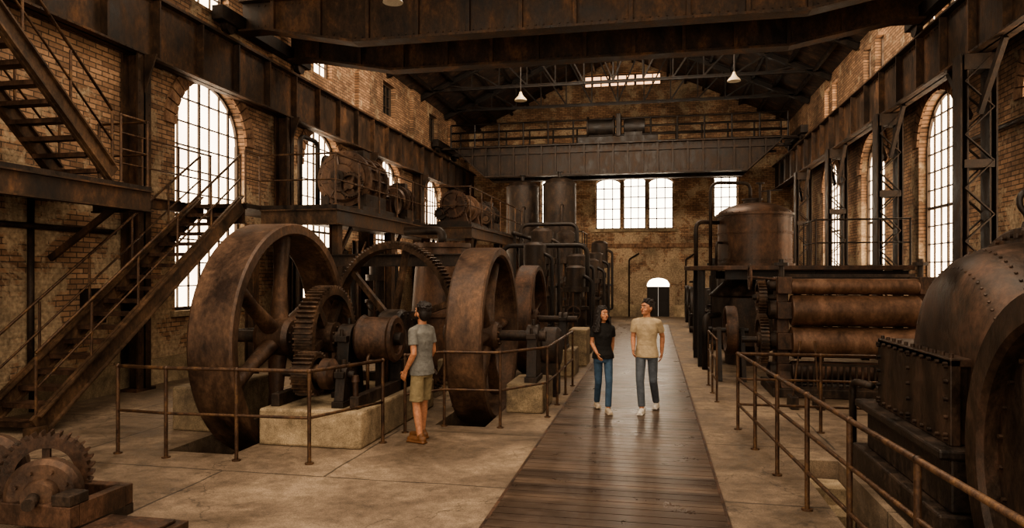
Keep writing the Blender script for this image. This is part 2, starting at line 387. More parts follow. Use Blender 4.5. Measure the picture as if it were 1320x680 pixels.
for Y in [4.0,8.15,12.3,16.45,20.6,24.2,27.8,31.4]:
    e=thing('roof_truss',(RX,Y,9.3),'dark riveted steel roof truss','roof truss','roof trusses')
    a=(XL+.02,Y,9.45);b=(XR-.02,Y,9.45);t=(RX,Y,RZ-.25)
    mk('rafter',G().ib(a,t,.24,.18,.03),BLACK,e); mk('rafter',G().ib(b,t,.24,.18,.03),BLACK,e)
    mk('tie_beam',G().ib((XL+.02,Y,9.75),(XR-.02,Y,9.75),.12,.1,.03),BLACK,e)
    g=G(); k=7
    for sgn in (-1,1):
        hw=XR-RX
        for i in range(1,k):
            x=RX+sgn*hw*i/k; z=RZ-.25-(RZ-.25-9.45)*i/k
            g.beam((x,Y,9.75),(x,Y,z),.05,.06)
            x2=RX+sgn*hw*(i-1)/k
            g.beam((x2,Y,9.78),(x,Y,z),.05,.06)
    g.beam((RX,Y,9.75),(RX,Y,RZ-.3),.06,.08)
    mk('web_member',g,BLACK,e,'steel diagonals and struts')
for sgn in (-1,1):
    for i in range(1,10):
        x=RX+sgn*(XR-RX)*(i-.4)/9.3; z=RZ-.13-abs(x-RX)*(RZ-EZ)/(XR-RX)
        mk('roof_purlin',G().beam((x,2.2,z),(x,YB-.02,z),.1,.14),BLACK,None,'dark timber purlin under the roof boards','roof beam','roof purlins')
def runway(X,nx):
    e=thing('crane_runway_girder',(X,19,6.2),'long riveted plate girder carrying the crane rail','girder')
    mk('plate_girder',G().ib((X,2.2,6.8),(X,YB-.05,6.8),1.2,.34,.04),BEAM,e)
    g=G();y=2.6
    while y<YB-.3:
        for sx in (-1,1): g.bx(min(X+sx*.02,X+sx*.16),max(X+sx*.02,X+sx*.16),y-.02,y+.02,6.25,7.35)
        y+=1.3
    mk('stiffener',g,BEAM,e,'row of vertical stiffener plates')['kind']='stuff'
    g=G(); y=6
    while y<28:
        for z in (6.28,7.3): g.riv((X+nx*.02,y,z),(nx,0,0),.022)
        g.riv((X+nx*.17,y,6.215),(nx,0,0),.012); y+=.16
    mk('rivet_row',g,BEAM,e,'rows of rivet heads')['kind']='stuff'
    mk('crane_rail',G().bx(X-.04,X+.04,2.2,YB-.05,7.4,7.5),RAILM,e)
runway(-9.35,1); runway(5.85,-1)
for y in (6.0,11.3,16.6,21.9,27.2,32.5):
    e=thing('steel_column',(-9.39,y,0),'riveted steel column standing against the brick wall','column','wall columns')
    mk('column_shaft',G().ib((-9.39,y,0),(-9.39,y,6.2),.36,.34,.04,(1,0,0)),BEAM,e); mk('base_plate',G().bx(-9.59,-9.17,y-.25,y+.25,0,.05),BEAM,e)
    g=G()
    for k in range(30): 
        z=.3+k*.2
        for dy in (-.12,.12): g.riv((-9.21,y+dy,z),(1,0,0),.016)
    mk('rivet_row',g,BEAM,e)['kind']='stuff'
    mk('bracket',G().pris([(-9.2,5.5),(-9.2,6.2),(-8.95,6.2)],y-.02,y+.02),BEAM,e)
for y in (9.2,14.4,19.3,24.4,29.6):
    e=thing('lattice_column',(5.85,y,0),'dark steel column with zigzag lacing bars','column','lattice columns')
    for sx in (-1,1): mk('channel',G().ib((5.85+sx*.24,y,.05),(5.85+sx*.24,y,6.2),.14,.36,.03,(1,0,0)),IRON,e)
    g=G()
    for sy in (-.18,.18):
        for k in range(12):
            z0=.3+k*.49; s=1 if k%2 else -1
            g.beam((5.85-s*.24,y+sy,z0),(5.85+s*.24,y+sy,z0+.49),.02,.07,(0,1,0))
    for k in (0,1,2,3): g.bx(5.6,6.1,y-.2,y+.2,[.05,2.0,4.1,5.9][k],[.25,2.15,4.25,6.19][k])
    mk('lacing_bar',g,IRON,e); mk('base_plate',G().bx(5.5,6.2,y-.35,y+.35,0,.05),IRON,e)
    mk('knee_brace',G().beam((5.85,y+.2,5.1),(5.85,y+1.15,6.18),.08,.12).beam((5.85,y-.2,5.1),(5.85,y-1.15,6.18),.08,.12),IRON,e)['kind']='stuff'
def crane(Y,bot,top,hw,label,rail=False,MT=None,sp=1.15):
    MT=MT or BEAM
    e=thing('overhead_crane',(-1.75,Y,7.52),label,'overhead crane')
    x0,x1=-9.3,5.8; zr=7.72; tp=1.4 if rail else 2.2
    for sy in (-1,1):
        y=Y+sy*hw
        gm=mk('bridge_girder',G().pris([(x0,top),(x0,zr),(x0+.6,zr),(x0+.6+tp,bot),(x1-.6-tp,bot),(x1-.6,zr),(x1,zr),(x1,top)],y-.02,y+.02),MT,e,'riveted fish-belly plate girder')
        g=G().beam((x0,y,top),(x1,y,top),.4,.05)
        pl=[(x0,zr),(x0+.6,zr),(x0+.6+tp,bot),(x1-.6-tp,bot),(x1-.6,zr),(x1,zr)]
        for a,b in zip(pl[:-1],pl[1:]): g.beam((a[0],y,a[1]),(b[0],y,b[1]),.4,.05)
        mk('flange',g,MT,gm)
        g=G();x=x0+.8
        def zb(x): return zr+(bot-zr)*min(1,max(0,(x-x0-.6)/tp),max(0,(x1-.6-x)/tp))
        while x<x1-.5: g.bx(x-.04,x+.04,y-.12,y+.12,zb(x),top); x+=sp
        if rail: g.beam((x0+.6,y-.05,(top+bot)/2+.35),(x1-.6,y-.05,(top+bot)/2+.35),.1,.1)
        mk('stiffener',g,MT,gm)['kind']='stuff'
        g=G(); x=x0+.4
        while x<x1-.3:
            g.riv((x,y-.02,top-.1),(0,-1,0),.022); g.riv((x,y-.02,zb(x)+.12),(0,-1,0),.022); g.riv((x,y-.2,zb(x)),(0,-1,0),.014); x+=.17
        mk('rivet_row',g,MT,gm)['kind']='stuff'
    for x in (-9.35,5.85):
        c=mk('end_carriage',G().bx(x-.14,x+.14,Y-hw-.9,Y+hw+.9,7.74,8.05),BLACK,e,bev=.01)
        for sy in (-1,1): mk('carriage_wheel',G().lathe((x-.07,Y+sy*(hw+.5),7.71),(1,0,0),[(0,.2),(.03,.2),(.03,.18),(.14,.18)],20),IRON,c)
    if rail:
        for yy in (Y-hw,Y+hw):
            g=G()
            for zz in (1.05,.7,.35): g.tube([(x0+.4,yy,top+zz),(x1-.4,yy,top+zz)],.04)
            rl=mk('handrail',g,BLACK,e); x=x0+.4
            while x<=x1-.35: mk('post',G().cyl((x,yy,top),(x,yy,top+1.05),.04,n=8),BLACK,rl); x+=1.1
        t=mk('hoist_trolley',G().bx(-3.2,.2,Y-hw-.1,Y+hw+.1,top+.03,top+.3),BLACK,e,bev=.01)
        mk('winding_drum',G().lathe((-2.8,Y-.6,top+.72),(1,0,0),[(0,.5),(.07,.5),(.07,.4),(1.1,.4),(1.1,.5),(1.17,.5)],20),BLACK,t)
        mk('hoist_motor',G().lathe((-1.2,Y-.6,top+.7),(1,0,0),[(0,.1),(0,.38),(.85,.38),(.85,.1)],16).bx(-1.2,-.45,Y-.9,Y-.3,top+.28,top+.45),BLACK,t)
        mk('gear_case',G().bx(-1.55,-1.35,Y-.95,Y-.15,top+.28,top+1.25),BLACK,t,bev=.02)
crane(15.7,7.3,8.4,1.1,'huge rusted riveted travelling crane bridge spanning the hall')
crane(31.0,6.45,7.75,.8,'distant travelling crane bridge with handrail and hoist trolley',True,IRON,.62)
for x,y,z in ((-3.9,20.6,7.35),(2.24,20.6,7.6),(-4.75,12.3,7.2)):
    e=thing('pendant_lamp',(x,y,z),'bell-shaped enamel pendant lamp on a long rod','lamp','pendant lamps')
    mk('lamp_shade',G().lathe((x,y,z),(0,0,1),[(0,.19),(.05,.17),(.13,.09),(.2,.05),(.26,.04),(.26,.001)],24),LAMPW,e)
    mk('lamp_rod',G().cyl((x,y,z+.25),(x,y,9.7),.012,n=8),BLACK,e)
    mk('bulb',G().sph((x,y,z+.05),.05),LAMPW,e)
# ---------------- walkway
g=G();y=3.0
while y<30: g.bx(-1.4,.62,y+.004,y+.162,0.002,.03); y+=.17
e=thing('boardwalk',(-.39,16,0),'glossy worn plank walkway laid through the hall','walkway')
mk('planking',g,PLANK,e)
for x in (-1.43,.62): mk('edge_strip',G().bx(x,x+.03,3,30,0.001,.031),RUST2,e)
# ---------------- railings
def railing(pts,label,h=1.05,sp=1.5,mids=(.52,),r=.02,group=None,mat=None):
    mat=mat or RAILM; pts=[V(p) for p in pts]
    e=thing('railing',pts[0],label,'railing',group)
    mk('top_rail',G().tube([p+V((0,0,h)) for p in pts],r,8,.08),mat,e)
    for m in mids: mk('mid_rail',G().tube([p+V((0,0,m*h/1.05)) for p in pts],r*.8,8,.05),mat,e)
    ps=[pts[0]]
    for a,b in zip(pts[:-1],pts[1:]):
        n=max(1,round((b-a).length/sp))
        for i in range(1,n+1): ps.append(a+(b-a)*i/n)
    for p in ps:
        mk('post',G().cyl(p,p+V((0,0,h)),r,n=10).lathe(p,(0,0,1),[(0,r*2.3),(.015,r*2.3)],12).sph(p+V((0,0,h)),r*1.35,10,6),mat,e)
    return e
railing([(-6.3,7.28,0),(-5.6,7.22,0),(-3.82,7.3,0),(-3.38,8.4,0)],'rusty pipe railing guarding the large flywheel',group='floor railings',sp=1.0,r=.022)
railing([(-3.3,9.0,0),(-2.9,9.5,0),(-2.1,9.55,0),(-1.56,10.4,0),(-1.52,13.4,0)],'rusty pipe railing guarding the second flywheel',group='floor railings',sp=1.1,r=.021)
railing([(1.62,3.4,0),(1.45,5.66,0),(1.15,10.1,0),(3.3,10.1,0)],'dark pipe railing around a stair pit',group='floor railings',sp=1.1,mids=(.35,.7),r=.022)
railing([(1.05,12.2,0),(1.05,14.0,0)],'dark pipe railing beside the roller press',group='floor railings',sp=.9,mids=(.35,.7),r=.018)
# ---------------- stairs
def stair(x0,x1,y0,z0,y1,z1,n,label,rails=(0,1),hr=.95):
    e=thing('staircase',((x0+x1)/2,y0,z0),label,'staircase')
    for x in (x0,x1):
        g=G().beam((x,y0,z0+.1),(x,y1,z1-.02),.05,.3); g.beam((x+.03,y0,z0+.1+.15),(x+.03,y1,z1-.02+.15),.1,.025);g.beam((x+.03,y0,z0+.1-.15),(x+.03,y1,z1-.02-.15),.1,.025)
        if z0<1: g.bx(x-.05,x+.09,y0-.15,y0+.1,z0,z0+.12)
        mk('stringer',g,STRING,e)
    for i in range(n):
        t=(i+.7)/n; y=y0+(y1-y0)*t; z=z0+(z1-z0)*(i+1)/n-.06
        mk('tread',G().bx(x0+.02,x1-.02,y-.14,y+.14,z-.02,z+.015).bx(x0+.02,x1-.02,y-.145,y-.125,z-.05,z+.015),RUST2,e)
    for k in rails:
        x=(x0,x1)[k]
        hrail=mk('handrail',G().tube([(x,y0,z0+.15+hr),(x,y1,z1+hr)],.022).tube([(x,y0,z0+.15+hr*.5),(x,y1,z1+hr*.5)],.017),RAILM,e)
        m=5
        for i in range(m+1):
            t=i/m; p=V((x,y0+(y1-y0)*t,z0+.1+(z1-z0-.1)*t)); mk('post',G().cyl(p,p+V((0,0,hr)),.02,n=8),RAILM,hrail)
stair(-8.95,-8.05,7.85,0,12.55,3.57,18,'rusted open-tread steel stair rising to the machine platform')
stair(-9.1,-8.15,9.3,3.57,5.4,7.3,18,'rusted open-tread steel stair climbing from the wall gallery')
e=thing('wall_gallery',(-8.8,7,3.3),'steel gallery deck bracketed from the brick wall','gallery')
mk('deck',G().bx(-9.58,-8.02,3,10.0,3.5,3.565),IRON,e)
mk('edge_beam',G().ib((-8.05,3,3.33),(-8.05,10.0,3.33),.34,.14,.025),BEAM,e)
mk('edge_beam',G().ib((-9.1,9.97,3.33),(-8.12,9.97,3.33),.34,.1,.025),BEAM,e)
for y in (4.5,6.5,8.5): mk('cross_beam',G().ib((-9.58,y,3.4),(-8.13,y,3.4),.18,.1,.02),BEAM,e)
for y in (6.5,9.6): mk('bracket',G().beam((-9.57,y,2.4),(-8.3,y,3.25),.06,.1),BEAM,e)
mk('link_beam',G().ib((-9.1,10.05,3.46),(-9.1,12.6,3.46),.2,.12,.02),BEAM,e)
railing([(-8.08,9.4,3.57),(-8.08,9.98,3.57),(-9.0,9.98,3.57)],'rusty pipe railing on the wall gallery',sp=1.2)
railing([(-9.1,10.1,3.57),(-9.1,13.1,3.57)],'rusty pipe railing above the stair well',sp=.9)
PZ=3.57
e=thing('machine_platform',(-7.5,13.2,0),'steel-framed raised platform carrying old machines','platform')
mk('deck',G().bx(-9.15,-8.0,12.68,13.2,3.48,PZ).bx(-9.15,-6.3,13.2,27,3.48,PZ).bx(-6.3,-5.0,19,27,3.48,PZ),IRON,e)
for a,b in (((-8.9,12.7),(-8.05,12.7)),((-8.0,13.22),(-6.3,13.22)),((-6.32,13.2),(-6.32,19)),((-6.3,19.02),(-5.0,19.02)),((-5.02,19),(-5.02,27))):
    mk('edge_beam',G().ib((a[0],a[1],3.32),(b[0],b[1],3.32),.32,.14,.025),STRING,e)
for x,y in ((-8.05,12.95),(-6.42,13.4),(-6.42,16.4),(-6.42,19.2),(-5.12,19.2),(-5.12,22.8),(-5.12,26.7),(-8.9,16.4),(-8.9,20)):
    mk('support_column',G().ib((x,y,.03),(x,y,3.17),.2,.2,.02,(1,0,0)).bx(x-.16,x+.16,y-.16,y+.16,0,.03),BEAM,e)
    g=G().beam((x,y+.1,2.5),(x,y+.75,3.15),.06,.08) if y<26 else G().beam((x,y-.1,2.5),(x,y-.75,3.15),.06,.08)
    mk('knee_brace',g,BEAM,e)
railing([(-8.05,12.72,PZ),(-8.05,13.25,PZ),(-6.35,13.25,PZ),(-6.35,19.05,PZ),(-5.05,19.05,PZ),(-5.05,26.9,PZ)],'rusty pipe railing edging the machine platform',sp=1.25)
# ---------------- machines
def wheel(par,o,R,w,rt,ns,hub,sr,mat,ax=(1,0,0),ph=.2,name='flywheel'):
    o=V(o); a,u,v=fr(ax)
    rim=mk(name,G().lathe(o,a,[(-w/2,R-.02),(-w/2+.03,R),(w/2-.03,R),(w/2,R-.02),(w/2,R-rt),(w/2-.04,R-rt-.03),(-w/2+.04,R-rt-.03),(-w/2,R-rt)],72,True),mat,par)
    mk('hub',G().lathe(o,a,[(-w*.42,.001),(-w*.42,hub),(-w*.3,hub*1.15),(w*.3,hub*1.15),(w*.42,hub),(w*.42,.001)],28).bolts(o+a*w*.42,a,hub*.7,8,.022,.03),mat,rim)
    if not ns:
        mk('web_plate',G().lathe(o,a,[(-w*.2,hub*.9),(-w*.32,hub*1.6),(-w*.2,R-rt-.01),(w*.1,R-rt-.01),(w*.1,hub*.9)],72,True).bolts(o-a*w*.22,-a,(R-rt)*.9,26,.018,.025),mat,rim)
    for i in range(ns):
        an=ph+2*pi*i/ns; d=u*cos(an)+v*sin(an); t=a.cross(d)
        p0=o+d*hub*.8;p1=o+d*(R-rt-.01); vs=[]
        for p,wa,wb in ((p0,w*.24,sr*1.3),(o+d*(R*.5),w*.16,sr),(p1,w*.22,sr*1.25)):
            for k in range(12): vs.append(p+a*cos(2*pi*k/12)*wa+t*sin(2*pi*k/12)*wb)
        mk('spoke',G().add(vs,[(j*12+k,j*12+(k+1)%12,(j+1)*12+(k+1)%12,(j+1)*12+k) for j in (0,1) for k in range(12)],True),mat,rim)
    return rim
def gearw(par,o,R,w,nt,th,rt,ns,hub,mat,ax=(1,0,0),name='gear_wheel',ph=0,sw=None):
    o=V(o);a,u,v=fr(ax)
    gw=mk(name,G().gear(o,a,R,w,nt,th,R-th-rt),mat,par)
    mk('hub',G().lathe(o,a,[(-w*.6,.001),(-w*.6,hub),(w*.6,hub),(w*.6,.001)],24).bolts(o+a*w*.6,a,hub*.65,6,.018,.025),mat,gw)
    if ns:
        for i in range(ns):
            an=ph+2*pi*i/ns; d=u*cos(an)+v*sin(an)
            mk('spoke',G().beam(o+d*hub*.7,o+d*(R-th-rt+.02),sw or max(.06,R*.14),w*.4,a),mat,gw)
    else: mk('web_plate',G().lathe(o,a,[(-w*.15,hub*.8),(-w*.15,R-th-rt+.01),(w*.15,R-th-rt+.01),(w*.15,hub*.8)],40,True),mat,gw)
    return gw
def bearing(par,x,y,z,z0,w=.2,l=.5,r=.17):
    g=G()
    g.bx(x-w/2,x+w/2,y-l/2,y+l/2,z0,z0+.08)
    g.add([(x+a,y+b*(l*.42 if q==z0+.08 else r),q) for q in (z0+.08,z) for a,b in ((-w*.4,-1),(w*.4,-1),(w*.4,1),(-w*.4,1))],[(0,1,2,3),(4,5,6,7),(0,1,5,4),(1,2,6,5),(2,3,7,6),(3,0,4,7)])
    g.cyl((x-w*.45,y,z),(x+w*.45,y,z),r,n=24)
    g.bx(x-w*.4,x+w*.4,y-r*1.5,y+r*1.5,z-.03,z+.05)
    for sy in (-1,1): g.cyl((x,y+sy*r*1.25,z),(x,y+sy*r*1.25,z+.14),.025,n=6)
    g.cyl((x,y,z+r),(x,y,z+r+.08),.03,n=10)
    return mk('bearing_pedestal',g,IRON,par,bev=.006)
e=thing('flywheel_engine',(-4.9,9.2,0),'massive rusted flywheel engine with spur gears on a concrete plinth','engine')
mk('plinth',G().bx(-4.88,-3.5,8.0,10.9,0,.46),PLINTH,e,'weathered cream concrete plinth',bev=.03)
mk('outer_plinth',G().bx(-6.5,-5.85,8.5,9.9,0,.6),PLINTH,e,bev=.03)
wheel(e,(-5.3,9.2,1.25),1.62,.62,.14,6,.24,.085,RUST,ph=.45)
mk('crankshaft',G().cyl((-6.45,9.2,1.25),(-3.42,9.2,1.25),.09,n=20),IRON,e)
bearing(e,-6.15,9.2,1.25,.6); bearing(e,-4.2,9.2,1.25,.46,.22,.7,.2)
gearw(e,(-4.57,9.25,1.25),.74,.26,60,.045,.09,5,.22,BULL,ph=.3)
mk('belt_drum',G().lathe((-4.02,9.2,1.25),(1,0,0),[(0,.1),(0,.3),(.04,.33),(.08,.3),(.46,.3),(.5,.33),(.54,.3),(.54,.22),(.5,.2),(.5,.09)],32),RUST2,e)
mk('end_bell',G().lathe((-4.02,9.9,1.1),(1,0,0),[(0,.001),(0,.3),(.3,.3),(.38,.2),(.42,.001)],28).bx(-4.0,-3.6,9.65,10.15,.46,.9),IRON,e)
gearw(e,(-4.38,8.38,.86),.29,.26,26,.035,.05,0,.12,BULL,name='pinion')
mk('pinion_shaft',G().cyl((-4.75,8.38,.86),(-3.75,8.38,.86),.05,n=14),IRON,e)
mk('pinion_cover',G().lathe((-4.18,8.38,.86),(1,0,0),[(0,.2),(.12,.2),(.18,.12),(.18,.001)],24).bolts((-4.06,8.38,.86),(1,0,0),.16,8,.014,.02),RUST2,e)
bearing(e,-3.9,8.38,.86,.46,.16,.4,.11)
for bb in ((-4.8,-4.68,8.15,10.7,.46,.62),(-3.72,-3.6,8.15,10.7,.46,.62),(-4.68,-3.72,10.4,10.55,.46,.6)): mk('bed_rail',G().bx(*bb),IRON,e,bev=.008)
mk('gear_casing',G().lathe((-4.15,10.35,1.15),(1,0,0),[(0,.001),(0,.42),(.06,.45),(.3,.45),(.36,.42),(.36,.001)],32).bx(-4.1,-3.85,10.1,10.6,.46,.8).bolts((-3.79,10.35,1.15),(1,0,0),.38,12,.018,.02),IRON,e)
mk('lubricator_pipe',G().tube([(-3.8,8.9,.46),(-3.8,8.9,1.05),(-3.8,9.6,1.05),(-3.8,9.6,.5)],.025,8,.1),RAILM,e)
mk('connecting_rod',G().beam((-6.3,9.2,1.25),(-6.3,11.2,1.15),.1,.16).lathe((-6.36,9.2,1.25),(1,0,0),[(0,.18),(.12,.18)],20),IRON,e)
for y in (8.2,9.75,10.2): mk('oil_cup',G().cyl((-3.66,y,.62),(-3.66,y,.8),.035,n=10).cyl((-3.66,y,.8),(-3.66,y,.88),.055,.04,n=10),RUST2,e)
bax=V((-.34,-.94,0)); c=V((-4.66,12.1,1.25))
e=thing('bull_gear_drive',(c.x,c.y,0),'large thin toothed bull gear wheel turning in a floor pit','gear')
gearw(e,c,1.5,.2,120,.05,.09,6,.26,BULL,bax,'bull_gear',.3,.11)
mk('shaft',G().cyl(c-bax*.6,c+bax*.5,.1,n=18),IRON,e)
p=c-bax*.5
mk('pedestal',G().bx(p.x-.3,p.x+.3,p.y+.0,p.y+.14,0,1.05).lathe((p.x,p.y-.05,1.25),(0,1,0),[(0,.2),(.2,.2)],24),IRON,e,bev=.01)
for x in (-6.6,-3.3): mk('frame_post',G().ib((x,12.85,0),(x,12.85,2.3),.16,.14,.02,(1,0,0)),IRON,e)
mk('girder_frame',G().ib((-6.7,12.85,2.42),(-3.2,12.85,2.42),.24,.14,.02),IRON,e)
e=thing('flywheel_engine',(-2.9,11.05,0),'tall rusted flywheel engine with bearing block on a plinth','engine')
wheel(e,(-2.67,11.05,1.16),1.42,.54,.12,6,.2,.07,RUST,ph=.1)
mk('plinth',G().bx(-2.24,-1.66,10.6,11.7,0,.45),PLINTH,e,'weathered cream concrete plinth',bev=.03)
mk('rear_plinth',G().bx(-4.1,-3.15,12.97,14.3,0,.5),PLINTH,e,bev=.03)
mk('crankshaft',G().cyl((-3.2,11.05,1.16),(-1.68,11.05,1.16),.085,n=18).lathe((-1.98,11.05,1.16),(1,0,0),[(0,.16),(.1,.16)],20),IRON,e)
mk('shaft_stand',G().bx(-3.2,-3.07,10.9,11.2,0,1.0).lathe((-3.22,11.05,1.16),(1,0,0),[(0,.18),(.16,.18)],20),IRON,e,bev=.008)
bearing(e,-1.88,11.05,1.16,.45,.2,.6,.18)
mk('steam_cylinder',G().lathe((-3.6,12.98,1.0),(0,1,0),[(0,.001),(0,.36),(.08,.42),(.14,.36),(1.1,.36),(1.16,.42),(1.24,.36),(1.24,.001)],32).bx(-3.85,-3.35,13.1,13.3,.5,.8).bx(-3.85,-3.35,13.8,14.0,.5,.8),RUST2,e)
mk('valve_chest',G().bx(-3.8,-3.4,13.15,14.0,1.3,1.75).cyl((-3.6,13.5,1.7),(-3.6,13.5,2.2),.07,n=12),IRON,e,bev=.01)
mk('gear_guard',G().lathe((-1.97,12.35,.85),(1,0,0),[(0,.001),(0,.32),(.08,.36),(.3,.36),(.36,.3),(.36,.001)],28).bx(-1.95,-1.65,12.1,12.6,0,.7),IRON,e)
e=thing('vertical_condenser',(-4.75,15.4,0),'brown tapered upright condenser casing','condenser')
cx,cy=-4.75,15.4
mk('shell',G().lathe((cx,cy,0),(0,0,1),[(0,.82),(.1,.82),(.1,.74),(1.2,.7),(1.2,.75),(1.28,.75),(1.28,.7),(2.75,.58),(2.75,.66),(2.85,.66),(2.85,.001)],40).bolts((cx,cy,2.85),(0,0,1),.61,24,.018,.025),TANKM,e)
mk('outlet_pipe',G().tube([(cx,cy,2.8),(cx,cy,3.15),(cx-.9,cy,3.15)],.1,14,.2),IRON,e)
e=thing('flywheel_engine',(-2.6,15,0),'smaller dark spoked flywheel engine beside the walkway','engine')
wheel(e,(-2.62,15,1.18),1.16,.4,.1,6,.18,.055,RUST2,ph=.3)
mk('crankshaft',G().cyl((-3.5,15,1.18),(-1.6,15,1.18),.07,n=16),IRON,e)
mk('plinth',G().bx(-2.2,-1.62,14.6,15.5,0,.55),PLINTH,e,bev=.02)
mk('inner_plinth',G().bx(-3.6,-3.0,14.5,16.9,0,.55),PLINTH,e,bev=.02)
bearing(e,-1.9,15,1.18,.55,.2,.5,.15); bearing(e,-3.3,15,1.18,.55,.2,.5,.15)
mk('cylinder',G().lathe((-3.3,15.5,1.0),(0,1,0),[(0,.001),(0,.28),(.08,.34),(.14,.28),(1.1,.28),(1.16,.34),(1.24,.28),(1.24,.001)],28).bx(-3.5,-3.1,15.7,16.5,.55,.8),IRON,e)
mk('machine_block',G().bx(-1.95,-1.52,16.3,17.2,0,.85),PLINTH,None,'pale square masonry machine footing','footing',bev=.03)
# platform machines
def motor(x,y,z,r,L,label,mat=RUST2,gear=True):
    e=thing('electric_generator',(x,y,z),label,'generator','platform generators')
    mk('bedplate',G().bx(x-r*1.05,x+r*1.05,y-L*.65,y+L*.7,z,z+.12),IRON,e,bev=.01)
    zc=z+.12+r*1.08
    g=G().lathe((x,y-L/2,zc),(0,1,0),[(0,.001),(0,r*.5),(.04,r*.55),(.04,r*.8),(.1,r*.88),(.16,r*.88),(.16,r*1.06),(.3,r*1.06),(.3,r*.93),(L*.45,r*.93),(L*.45,r*1.04),(L*.55,r*1.04),(L*.55,r*.93),(L-.3,r*.93),(L-.3,r*1.06),(L-.16,r*1.06),(L-.16,r*.8),(L-.04,r*.5),(L,r*.5),(L,.001)],40)
    g.bolts((x,y-L/2+.16,zc),(0,-1,0),r*.97,14,.02,.03)
    b=mk('casing',g,mat,e)
    g=G()
    for i in range(16):
        a=2*pi*i/16; g.beam((x+cos(a)*r*.98,y-L/2+.28,zc+sin(a)*r*.98),(x+cos(a)*r*.98,y+L/2-.28,zc+sin(a)*r*.98),.035,.06,(cos(a),0,sin(a)))
    mk('cooling_rib',g,mat,b,'lengthwise ribs')['kind']='stuff'
    g=G()
    for i in range(8):
        a=2*pi*i/8+.2; g.beam((x+cos(a)*r*.2,y-L/2+.03,zc+sin(a)*r*.2),(x+cos(a)*r*.82,y-L/2+.06,zc+sin(a)*r*.82),.05,.05)
    mk('end_bracket',g,RUST2,b)['kind']='stuff'
    if gear: gearw(e,(x+r*.5,y-L/2-.12,zc-r*.3),r*.48,.12,30,.03,.05,5,.1,BULL,(0,1,0))
    mk('shaft_end',G().cyl((x,y-L/2-.22,zc),(x,y-L/2+.02,zc),.07,n=16).lathe((x,y-L/2-.2,zc),(0,1,0),[(0,.16),(.08,.16)],18),IRON,e)
    for sx in (-1,1): mk('foot',G().bx(x+sx*r*.75-.1,x+sx*r*.75+.1,y-L*.4,y+L*.4,z+.12,z+.12+r*.5),IRON,e)
    mk('commutator_housing',G().lathe((x,y+L/2-.02,zc),(0,1,0),[(0,r*.55),(.25,r*.55),(.3,r*.4),(.3,.001)],24),IRON,e)
    mk('lifting_eye',G().lathe((x,y-.02,zc+r*1.1),(0,1,0),[(0,.05),(0,.08),(.04,.08),(.04,.05)],14,True),IRON,e)
    mk('terminal_box',G().bx(x-.16,x+.2,y+L*.05,y+L*.3,zc+r*.85,zc+r*1.25),IRON,e,bev=.01)
    return e
motor(-7.04,15.7,PZ,.62,1.5,'large ribbed rusted generator casing on the platform',RUST)
motor(-6.95,18.35,PZ,.42,.9,'rust-brown ribbed generator farther along the platform',RUST2)
e=thing('air_compressor',(-7.0,17.2,PZ),'small dark twin-cylinder compressor on the platform','compressor')
mk('crankcase',G().bx(-7.3,-6.6,17.0,17.45,PZ,PZ+.5),RUST2,e,bev=.04)
for y in (17.1,17.34): mk('cylinder',G().lathe((-6.95,y,PZ+.5),(0,0,1),[(0,.12)]+[(.05*k+.02*(k%2),.12 if k%2 else .16) for k in range(1,9)]+[(.45,.1),(.45,.001)],18),RUST2,e)
mk('belt_wheel',G().lathe((-6.5,17.2,PZ+.4),(1,0,0),[(-.1,.05),(-.08,.24),(0,.26),(0,.2),(-.05,.18),(-.05,.05)],24),BULL,e)
e=thing('platform_pipework',(-7.9,17.0,PZ),'dark pipes arching behind the platform machines','pipes')
for y,h in ((15.4,1.9),(16.6,1.6),(18.0,1.5)): mk('pipe',G().tube([(-8.3,y,PZ),(-8.3,y,PZ+h),(-8.3,y+.9,PZ+h),(-8.3,y+.9,PZ)],.06,12,.2),IRON,e)
e=thing('gear_winch',(-5.75,20.4,PZ),'rusted geared winch with drum on the platform','winch')
mk('bed',G().bx(-6.2,-5.25,19.6,21.9,PZ,PZ+.12),IRON,e)
for y in (19.75,21.2): mk('side_frame',G().pris([(-6.15,PZ+.1),(-5.3,PZ+.1),(-5.5,PZ+.85),(-5.95,PZ+.85)],y-.05,y+.05),RUST2,e)
mk('drum',G().lathe((-5.72,19.85,PZ+.62),(0,1,0),[(0,.42),(.06,.42),(.06,.3),(1.2,.3),(1.2,.42),(1.26,.42)],28),RUST,e)
gearw(e,(-5.72,19.62,PZ+.62),.42,.1,36,.03,.06,5,.12,RUST2,(0,1,0)); gearw(e,(-6.1,19.62,PZ+.35),.2,.1,18,.03,.04,0,.07,IRON,(0,1,0),name='pinion')
mk('motor_cap',G().lathe((-5.72,21.3,PZ+.6),(0,1,0),[(0,.3),(.1,.36),(.6,.36),(.7,.2),(.7,.001)],24),RUST2,e)
motor(-5.72,23.6,PZ,.42,1.2,'small dark generator near the platform end',IRON)
